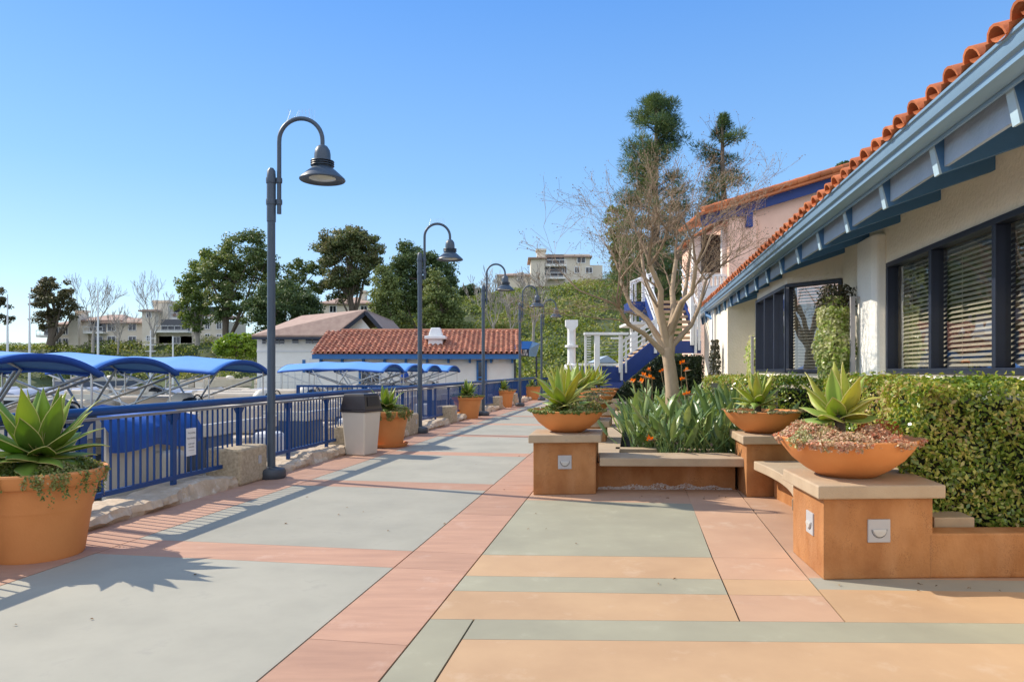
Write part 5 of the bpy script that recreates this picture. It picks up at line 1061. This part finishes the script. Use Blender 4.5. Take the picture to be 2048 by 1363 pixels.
# ---------------------------------------------------------------- boats
WZ = -.6
def boat(label, s_, t_=-6.3, L=7.2, Wd=2.3, canopy=(1.9,5.7), rot=0, tarp_end=False, z=0, first=None, col=hullb, grp='pontoon boats moored along the railing', con=True):
    w = W(t_, s_); r = thing('pontoon_boat', label, 'boat', (w.x,w.y,WZ), pi-A+rot, grp); hw = Wd/2
    def P(nm, b, m, par=r, sm=False, bev=0): return b.build(nm, m, par, world=False, smooth=sm, bevel=bev)
    for y in (-hw*.68, hw*.68): P('pontoon', MB().tube([(-.1,y,.08),(.1,y,.1),(L*.88,y,.1),(L*.97,y,.2),(L,y,.3)], [.22,.32,.32,.2,.04], 14), alu, sm=50)
    P('deck', MB().box(0,L*.97,-hw,hw,.45,.56), dock)
    g = MB()
    for y in (-hw+.03, hw-.03): g.box(.25,L*.93,y-.02,y+.02,.60,1.12)
    g.box(.23,.27,-hw+.06,-.4,.60,1.12); g.box(.23,.27,.4,hw-.06,.60,1.12); g.box(L*.93,L*.93+.04,-hw+.06,-.35,.60,1.12); g.box(L*.93,L*.93+.04,.35,hw-.06,.60,1.12); P('side_panel', g, col)
    g = MB()
    for y in (-hw+.03, hw-.03): g.box(.22,L*.935,y-.03,y+.03,1.125,1.32)
    g.box(.20,.28,-hw+.07,hw-.07,1.125,1.32); P('trim_panel', g, hull, bev=.012)
    for x0_,x1_,y0_,y1_,bk_ in ((.45,2.2,-hw+.1,-hw+.75,-1),(.45,1.5,hw-.75,hw-.1,1),(4.4,6.4,-hw+.1,-hw+.75,-1),(4.6,6.4,hw-.75,hw-.1,1)):
        s1 = P('seat', MB().box(x0_,x1_,y0_,y1_,.57,.98), vinyl, bev=.06); yb = y0_ if bk_ < 0 else y1_
        P('backrest', MB().box(x0_,x1_,min(yb,yb-bk_*.2),max(yb,yb-bk_*.2),.99,1.46+.07*rnd.random()), vinyl, s1, bev=.07)
    if con:
        c = P('console', MB().prism([(2.9,hw-.95),(3.6,hw-.95),(3.6,hw-.12),(2.9,hw-.12)], .57, 1.42, [(3.0,hw-.9),(3.45,hw-.9),(3.45,hw-.17),(3.0,hw-.17)]), hull, bev=.06)
        P('dashboard', MB().ball((3.22,hw-.53,1.42),.22,.36,.17,14,8), black, c, sm=True)
        P('windscreen', MB().ball((3.32,hw-.53,1.40),.26,.45,.27,14,8), hull, c, sm=True)
        P('steering_wheel', MB().tube([(2.93+.03*sin(a),hw-.5+.17*cos(a),1.45+.17*sin(a)) for a in np.linspace(0,2*pi,17)], .016, 6), black, c, sm=True)
    o = P('outboard_motor', MB().box(-.42,.02,-.2,.2,.62,1.12), white if not tarp_end else hull, bev=.08); P('leg', MB().box(-.3,-.1,-.06,.06,-.3,.60), lampg, o)
    if tarp_end:
        P('end_panel', MB().box(-.22,-.14,-.52,1.02,.35,1.50), hull, bev=.06)
        b = MB(); m_ = 9; pr = [(-.30,1.24),(-.30,1.42),(-.22,1.58),(.1,1.62),(.7,1.58),(1.2,1.62),(1.3,1.40)]; ys_ = np.linspace(-.62,1.12,22)
        b.add([(x+.02*sin(9*y+k*2)-(.05 if k < 2 else 0)+.03*cos(y*6)*(k<3), y, zz+.05*sin(5*y+k)*(1 if k else .8)-(.0 if k else .06*cos(y*1.4))) for y in ys_ for k,(x,zz) in enumerate(pr)],[(i*7+k,i*7+k+1,i*7+k+8,i*7+k+7) for i in range(21) for k in range(6)]); P('tarp', b, tarp, sm=60)
    if canopy:
        x0_, x1_ = canopy; nb = 4; nx_, ny_ = 31, 21; g = MB(); zt = 2.20
        def cz(x, y):
            u = (x-x0_)/(x1_-x0_); q = (u*(nb-1)) % 1; sag = .03*sin(pi*q) if 0 < u < 1 else 0; end = .10*(abs(u-.5)*2)**3
            return zt+.27*(1-(abs(y)/hw)**2.2)-sag*(1-(y/hw)**2*.5)-end
        vs = [(x, y, cz(x,y)) for x in np.linspace(x0_,x1_,nx_) for y in np.linspace(-hw,hw,ny_)]
        g.add(vs,[(i*ny_+j,i*ny_+j+1,(i+1)*ny_+j+1,(i+1)*ny_+j) for i in range(nx_-1) for j in range(ny_-1)])
        cp = P('canopy', g, canvas, sm=60); md = cp.modifiers.new('solid','SOLIDIFY'); md.thickness = .012; md.offset = -1
        g = MB()
        for xx, sg_ in ((x0_,-1),(x1_,1)):
            vs = [(xx+sg_*(.012 if k == 0 else .03-.05*k), y*(1 if k == 0 else .985), cz(xx,y)-(0,.05,.085+.02*cos(y*2.6))[k]+.004) for y in np.linspace(-hw,hw,ny_) for k in range(3)]
            g.add(vs,[(3*j+k,3*j+k+1,3*j+k+4,3*j+k+3) for j in range(ny_-1) for k in range(2)])
        for y in (-hw,hw):
            xs_ = np.linspace(x0_,x1_,nx_); sg_ = 1 if y > 0 else -1
            g.add([(x, y+sg_*.012, cz(x,y)-dz+.004) for x in xs_ for dz in (0,.055)],[(2*i,2*i+1,2*i+3,2*i+2) for i in range(nx_-1)])
        vl = P('valance', g, MAT['canvas_edge'], cp, sm=60); md = vl.modifiers.new('solid','SOLIDIFY'); md.thickness = .008
        g = MB(); xm_ = (x0_+x1_)/2
        for xb_, foot in ((x0_+.03, xm_+.35),(x0_+(x1_-x0_)/3, xm_-.05),(x0_+2*(x1_-x0_)/3, xm_+.05),(x1_-.03, xm_-.35)):
            pts = [(foot,-hw+.02,1.30)]+[(xb_,y*.985,cz(xb_,y)-.03) for y in np.linspace(-hw,hw,13)]+[(foot,hw-.02,1.30)]; g.tube(pts, .024, 8)
        for y in (-hw+.05,hw-.05):
            for xx in (x0_+.15,x1_-.15): g.tube([(xx,y,1.30),(xx,y*.99,cz(xx,y*.99)-.04)], .017, 6)
        P('canopy_frame', g, alu, sm=True)
    return r
pm('canvas_edge', (.02,.10,.42), (.017,.085,.36), .8, 2)
cn = (2.25,6.2)
boat('nearest pontoon boat with blue canopy cut off by the photo edge', 8.35, -6.2, canopy=(1.6,5.8), tarp_end=True)
boat('pontoon boat with a deep blue canopy end and slate sides beside the first', 11.1, -6.2, canopy=cn)
boat('pontoon boat with blue canopy just before the nearest lamp', 14.55, -6.2, canopy=cn)
boat('open pontoon boat without a canopy behind the nearest lamp', 18.2, -6.3, canopy=None)
boat('open pontoon boat without a canopy by the gangway railing', 21.3, -6.6, canopy=None, col=hull)
for s_, l_ in ((24.7,'pontoon boat with wide blue canopy before the dock building window'),(27.3,'pontoon boat with blue canopy behind the second lamp'),(30.1,'pontoon boat with small blue canopy right of the second lamp'),(33.6,'farthest canopied pontoon boat before the dock building door')): boat(l_, s_, -6.2, canopy=cn)
boat('pontoon boat with blue canopy in the outer row', 23.0, -13.2, canopy=cn, col=hull)
boat('pontoon boat moored far across the water with slate sides', 30.0, -47.0, canopy=None, rot=pi/2, grp='boats across the water', L=8)
boat('white pontoon boat across the water before the boathouse', 66.0, -38.5, canopy=None, rot=pi/2, col=hull, grp='boats across the water', L=9)
boat('slate pontoon boat across the water left of the boathouse', 65.0, -50.5, canopy=None, rot=pi/2, grp='boats across the water', L=9)
boat('small canopied boat at the boathouse wall', 60.5, -29.5, canopy=(2.2,5.0), rot=pi/2, col=hull, grp='boats across the water', L=6.5)
# docks and flat covered boats
def dockx(label, t0, t1, s0, s1, z=-.12, piles=3):
    c = W((t0+t1)/2,(s0+s1)/2); r = thing('floating_dock', label, 'dock', (c.x,c.y,z), -A, 'floating docks'); b = MB(); b.wbox(t0,t1,s0,s1,z-.1,z); b.build('deck', dock, r)
    b = MB(); b.wbox(t0-.06,t1+.06,s0-.06,s1+.06,z-.28,z-.105); b.build('edge', white, r); b = MB(); b.wbox(t0+.1,t1-.1,s0+.1,s1-.1,-.75,z-.285); b.build('float', black, r)
dockx('long floating dock with white edge behind the canopied boats', -15.2,-13.9, 2, 46)
dockx('floating dock running out across the water before the flagpoles', -80,-15.3, 27.0, 29.0)
dockx('floating dock in front of the far moored boats', -78,-17, 54.0, 56.4)
dockx('floating dock by the tarped boats', -70,-18, 40.0, 41.6)
fb = None
for i in range(15):
    t_ = -22-3.4*i; s_ = 44.5; w = W(t_,s_)
    if fb is None:
        fb = thing('covered_boat', '', 'boat', (0,0,0), 0, 'low boats under grey covers'); b = MB()
        pr = [(-1.2,.1),(-1.3,.5),(-.9,.72),(0,.85),(.9,.72),(1.3,.5),(1.2,.1)]
        b.add([(u*k, y, z*k2) for y,k,k2 in ((-2.6,.7,.8),(-1.5,1,1),(1.2,1,1.05),(2.8,.25,1.1)) for u,z in pr],[(i_*7+j,i_*7+j+1,(i_+1)*7+j+1,(i_+1)*7+j) for i_ in range(3) for j in range(6)]+[tuple(range(7)),tuple(range(21,28))]); b.build('cover', pm('grey_boat_cover',(.30,.35,.45),(.24,.28,.37),.7), fb, world=False, smooth=50)
        b = MB(); b.prism([(-.7,-2.5),(.7,-2.5),(1.1,-1.4),(1.1,1.1),(.2,2.6),(-.2,2.6),(-1.1,1.1),(-1.1,-1.4)], -.15, .12); b.build('hull', white, fb, world=False); o = fb
    else: o = dup(fb, (0,0,0), 0, '')
    o.location = (w.x,w.y,WZ); o.rotation_euler = (0,0,-A+.15)
    o['label'] = 'low boat under a grey blue cover in the row along the far dock'
for px, yt, yb, Y, l_ in ((15,588,764,80,'white flagpole nearest the photo edge on the far dock'),(59,586,764,80,'white flagpole left of the bronze tree'),(196,580,764,82,'tall white flagpole before the low condo'),(301,660,764,78,'short white pole with crossbars on the far dock'),(346,672,764,78,'short white pole right of the crossbar pole')):
    p = at(px,yb,Y); q = at(px,yt,Y); r = thing('flagpole', l_, 'pole', (p.x,p.y,-.7), 0, 'white poles on the docks'); b = MB(); b.tube([(0,0,0),(0,0,(q.z-p.z)*.5),(0,0,q.z+.7)], [.15,.12,.06], 10); b.build('mast', white, r, world=False, smooth=50)
    if px in (301,):
        b = MB(); h_ = q.z-.2
        for k in range(3): b.bar((-.6,0,h_-k*.7),(.6,0,h_-k*.7),.07,.07)
        b.build('crossbar', white, r, world=False)
for s_, t_, l_ in ((9.75,-8.0,'white dock pile between the first two canopied boats'),(12.75,-8.4,'white dock pile beside the second canopied boat'),(16.4,-7.6,'white dock pile just before the nearest lamp'),(19.8,-8.6,'white dock pile between the open boats'),(23.0,-8.8,'white dock pile near the gangway')):
    w = W(t_, s_); r = thing('dock_pile', l_, 'pile', (w.x,w.y,-1.2), 0, 'white piles between the boats'); b = MB(); b.lathe([(.05,0),(.05,2.0),(.065,2.01),(.065,2.05),(0,2.19)], 14); b.build('shaft', white, r, world=False, smooth=35)
    b = MB(); b.lathe([(.053,.3),(.057,.35),(.057,.85),(.053,.9)], 14); b.build('sleeve', black, r, world=False, smooth=35)
bl = thing('barrel', 'bright blue plastic barrel with orange lid on the dock', 'barrel', at(594,773,75)); b = MB(); b.lathe([(.3,0),(.42,.05),(.45,.45),(.42,.9),(.36,.95),(0,.95)], 20); b.build('body', barrelb, bl, world=False, smooth=40); b = MB(); b.lathe([(.30,.95),(.30,1.08),(0,1.1)], 16); b.build('lid', orange, bl, world=False, smooth=40)
for px, l_ in ((531,'orange delineator cone just left of the barrel dock beside the lamp'),(556,'orange cone with white bands next to its twin'),(564,'orange cone with white bands nearest the barrel')):
    c = thing('traffic_cone', l_, 'cone', at(px,773,75.5), 0, 'orange cones on the dock'); b = MB(); b.box(-.22,.22,-.22,.22,0,.06); b.lathe([(.16,.06),(.10,1.05),(0,1.06)], 14); b.build('body', orange, c, world=False, smooth=40); b = MB(); b.lathe([(.137,.55),(.118,.82)], 14); b.build('band', white, c, world=False)
for px, Y, l_ in ((648,70,'red life ring hanging by the docks'),):
    p = at(px,757,Y); lr = thing('life_ring', l_, 'life ring', p); b = MB(); b.tube([(.36*cos(a),0,.36*sin(a)) for a in np.linspace(0,2*pi,19)], .10, 8); b.build('ring', red, lr, world=False, smooth=True); b = MB(); b.box(-.07,.07,.1,.25,-2.2,.3); b.build('post', white, lr, world=False)
# gangway railing
gw = thing('gangway_railing', 'blue railing of the gangway down to the dock behind the bin', 'railing', W(-7,19.4), -A); b = MB(); b.wbox(-9.6,-5.5,19.37,19.43,1.06,1.12); b.wbox(-9.6,-5.5,19.37,19.43,.25,.29)
for k in range(27): t_ = -9.55+k*.15; b.wbox(t_-.012,t_+.012,19.39,19.41,.291,1.058)
b.build('rails', rail_b, gw); b = MB()
for t_ in (-9.6,-7.6,-5.6): b.wbox(t_-.04,t_+.04,19.44,19.52,-.6,1.12)
b.build('post', rail_b, gw); b = MB(); b.wbox(-9.8,-5.62,19.44,21.0,-.02,.05); b.build('deck', dock, gw)
# chain fence by the boathouse and blue railing across the end of the promenade
cf = thing('wire_fence', 'thin wire fence in front of the boathouse', 'fence', at(590,760,56)); b = MB()
for k in range(12): p = at(520+14*k,760,56); b.bar((p.x,56,.0),(p.x,56,at(0,733,56).z),.06,.06)
b.build('post', alu, cf); b = MB(); z = at(0,733,56).z
for zz in (z, z*.66, z*.33): b.bar((at(520,0,56).x,56,zz),(at(674,0,56).x,56,zz),.035,.035)
b.build('wire', alu, cf)
ef = thing('railing', 'blue railing across the far end of the promenade below the kiosk', 'railing', W(-2,43), -A); b = MB(); b.wbox(-5.4,3.5,43,43.06,1.0,1.1); b.wbox(-5.4,3.5,43,43.06,.2,.26)
for k in range(60): t_ = -5.35+k*.148; b.wbox(t_-.014,t_+.014,43.01,43.04,.261,.999)
b.build('rails', rail_b, ef)
wr = thing('low_wall', 'white rail and counter with blue base before the shed', 'wall', at(1200,758,30)); b = MB(); bx(b,1150,1246,748,756,30,.3); b.build('rail', white, wr); b = MB(); bx(b,1100,1246,757,800,30.05,.2); b.build('base', bluest, wr)
# ---------------------------------------------------------------- person on the dock
def figure(label, p, rz):
    r = thing('person', label, 'person', p, rz); J = {'pel':(0,0,.95),'sp':(0,-.03,1.15),'ch':(0,-.09,1.38),'nk':(0,-.13,1.50),'hd':(0,-.19,1.60),'ht':(0,-.20,1.72),'hl':(-.1,0,.90),'kl':(-.11,-.03,.48),'al':(-.11,.02,.08),'fl':(-.12,-.14,.04),'hr':(.1,0,.9),'kr':(.12,-.05,.48),'ar':(.12,.04,.08),'fr':(.13,-.12,.04),
         'sl':(-.19,-.08,1.40),'el':(-.25,-.12,1.12),'wl':(-.20,-.34,1.0),'pl':(-.19,-.42,.98),'sr':(.19,-.08,1.40),'er':(.26,-.14,1.12),'wr':(.2,-.36,1.02),'pr':(.19,-.44,1.0)}
    rad = dict(pel=.15,sp=.14,ch=.16,nk=.06,hd=.10,ht=.075,hl=.10,kl=.07,al=.05,fl=.045,hr=.10,kr=.07,ar=.05,fr=.045,sl=.075,el=.052,wl=.038,pl=.04,sr=.075,er=.052,wr=.038,pr=.04)
    E = [('pel','sp'),('sp','ch'),('ch','nk'),('nk','hd'),('hd','ht'),('pel','hl'),('hl','kl'),('kl','al'),('al','fl'),('pel','hr'),('hr','kr'),('kr','ar'),('ar','fr'),('ch','sl'),('sl','el'),('el','wl'),('wl','pl'),('ch','sr'),('sr','er'),('er','wr'),('wr','pr')]
    ks = list(J); me = bpy.data.meshes.new('body'); me.from_pydata([J[k] for k in ks], [(ks.index(a),ks.index(c)) for a,c in E], []); o = link('body', me, skin, r)
    o.modifiers.new('skin','SKIN'); 
    for k, v in zip(ks, me.skin_vertices[0].data): v.radius = (rad[k],rad[k]*.85); v.use_root = (k == 'pel')
    s_ = o.modifiers.new('sub','SUBSURF'); s_.levels = s_.render_levels = 2
    b = MB(); b.lathe([(.19,.0),(.185,.2),(.21,.42),(.16,.50),(.075,.53)], 16); b.v = [(x, y*.72-.03-.14*(z/.5), z+.93) for x,y,z in b.v]; b.tube([(-.18,-.10,1.40),(-.25,-.13,1.17)], [.085,.075], 10); b.tube([(.18,-.10,1.40),(.26,-.15,1.17)], [.085,.075], 10); b.build('shirt', shirt, r, world=False, smooth=60)
    b = MB(); b.lathe([(.16,-.02),(.17,.12)], 14, (0,0,.84)); b.tube([(-.1,0,.92),(-.11,-.03,.48),(-.11,.02,.1)], [.115,.09,.075], 10); b.tube([(.1,0,.92),(.12,-.05,.48),(.12,.04,.1)], [.115,.09,.075], 10); b.build('trousers', trous, r, world=False, smooth=60)
    b = MB(); b.ball((0,-.17,1.68),.108,.12,.115,12,8); b.build('hair', hairm, r, world=False, smooth=True); return r
p = at(806,740,38.8); figure('person in a blue shirt with dark hair bending over near the dock building', (p.x,p.y,-.03), radians(60))

# a few dry leaves and specks on the paving
P = []
for _ in range(70):
    q = W(rnd.uniform(-4.4,4.5), rnd.uniform(3.4,16)); P.append((q.x,q.y,.006))
for k in range(16): P.append((rnd.uniform(.3,3.2), 8.7+rnd.uniform(-.1,.05), .006)); P.append((rnd.uniform(2.3,4.5), 5.1+rnd.uniform(-.12,.08), .006))
tag(struct(quads('fallen_leaves', leafq(np.array(P), np.tile((0,0,1.),(len(P),1)), .03, .5, .15, .25), leafmat('dry_leaf',[(.10,.06,.03),(.22,.13,.06),(.30,.20,.10)],.8,.1)), 'stuff'), 'small dry leaves scattered over the paving', 'leaves')
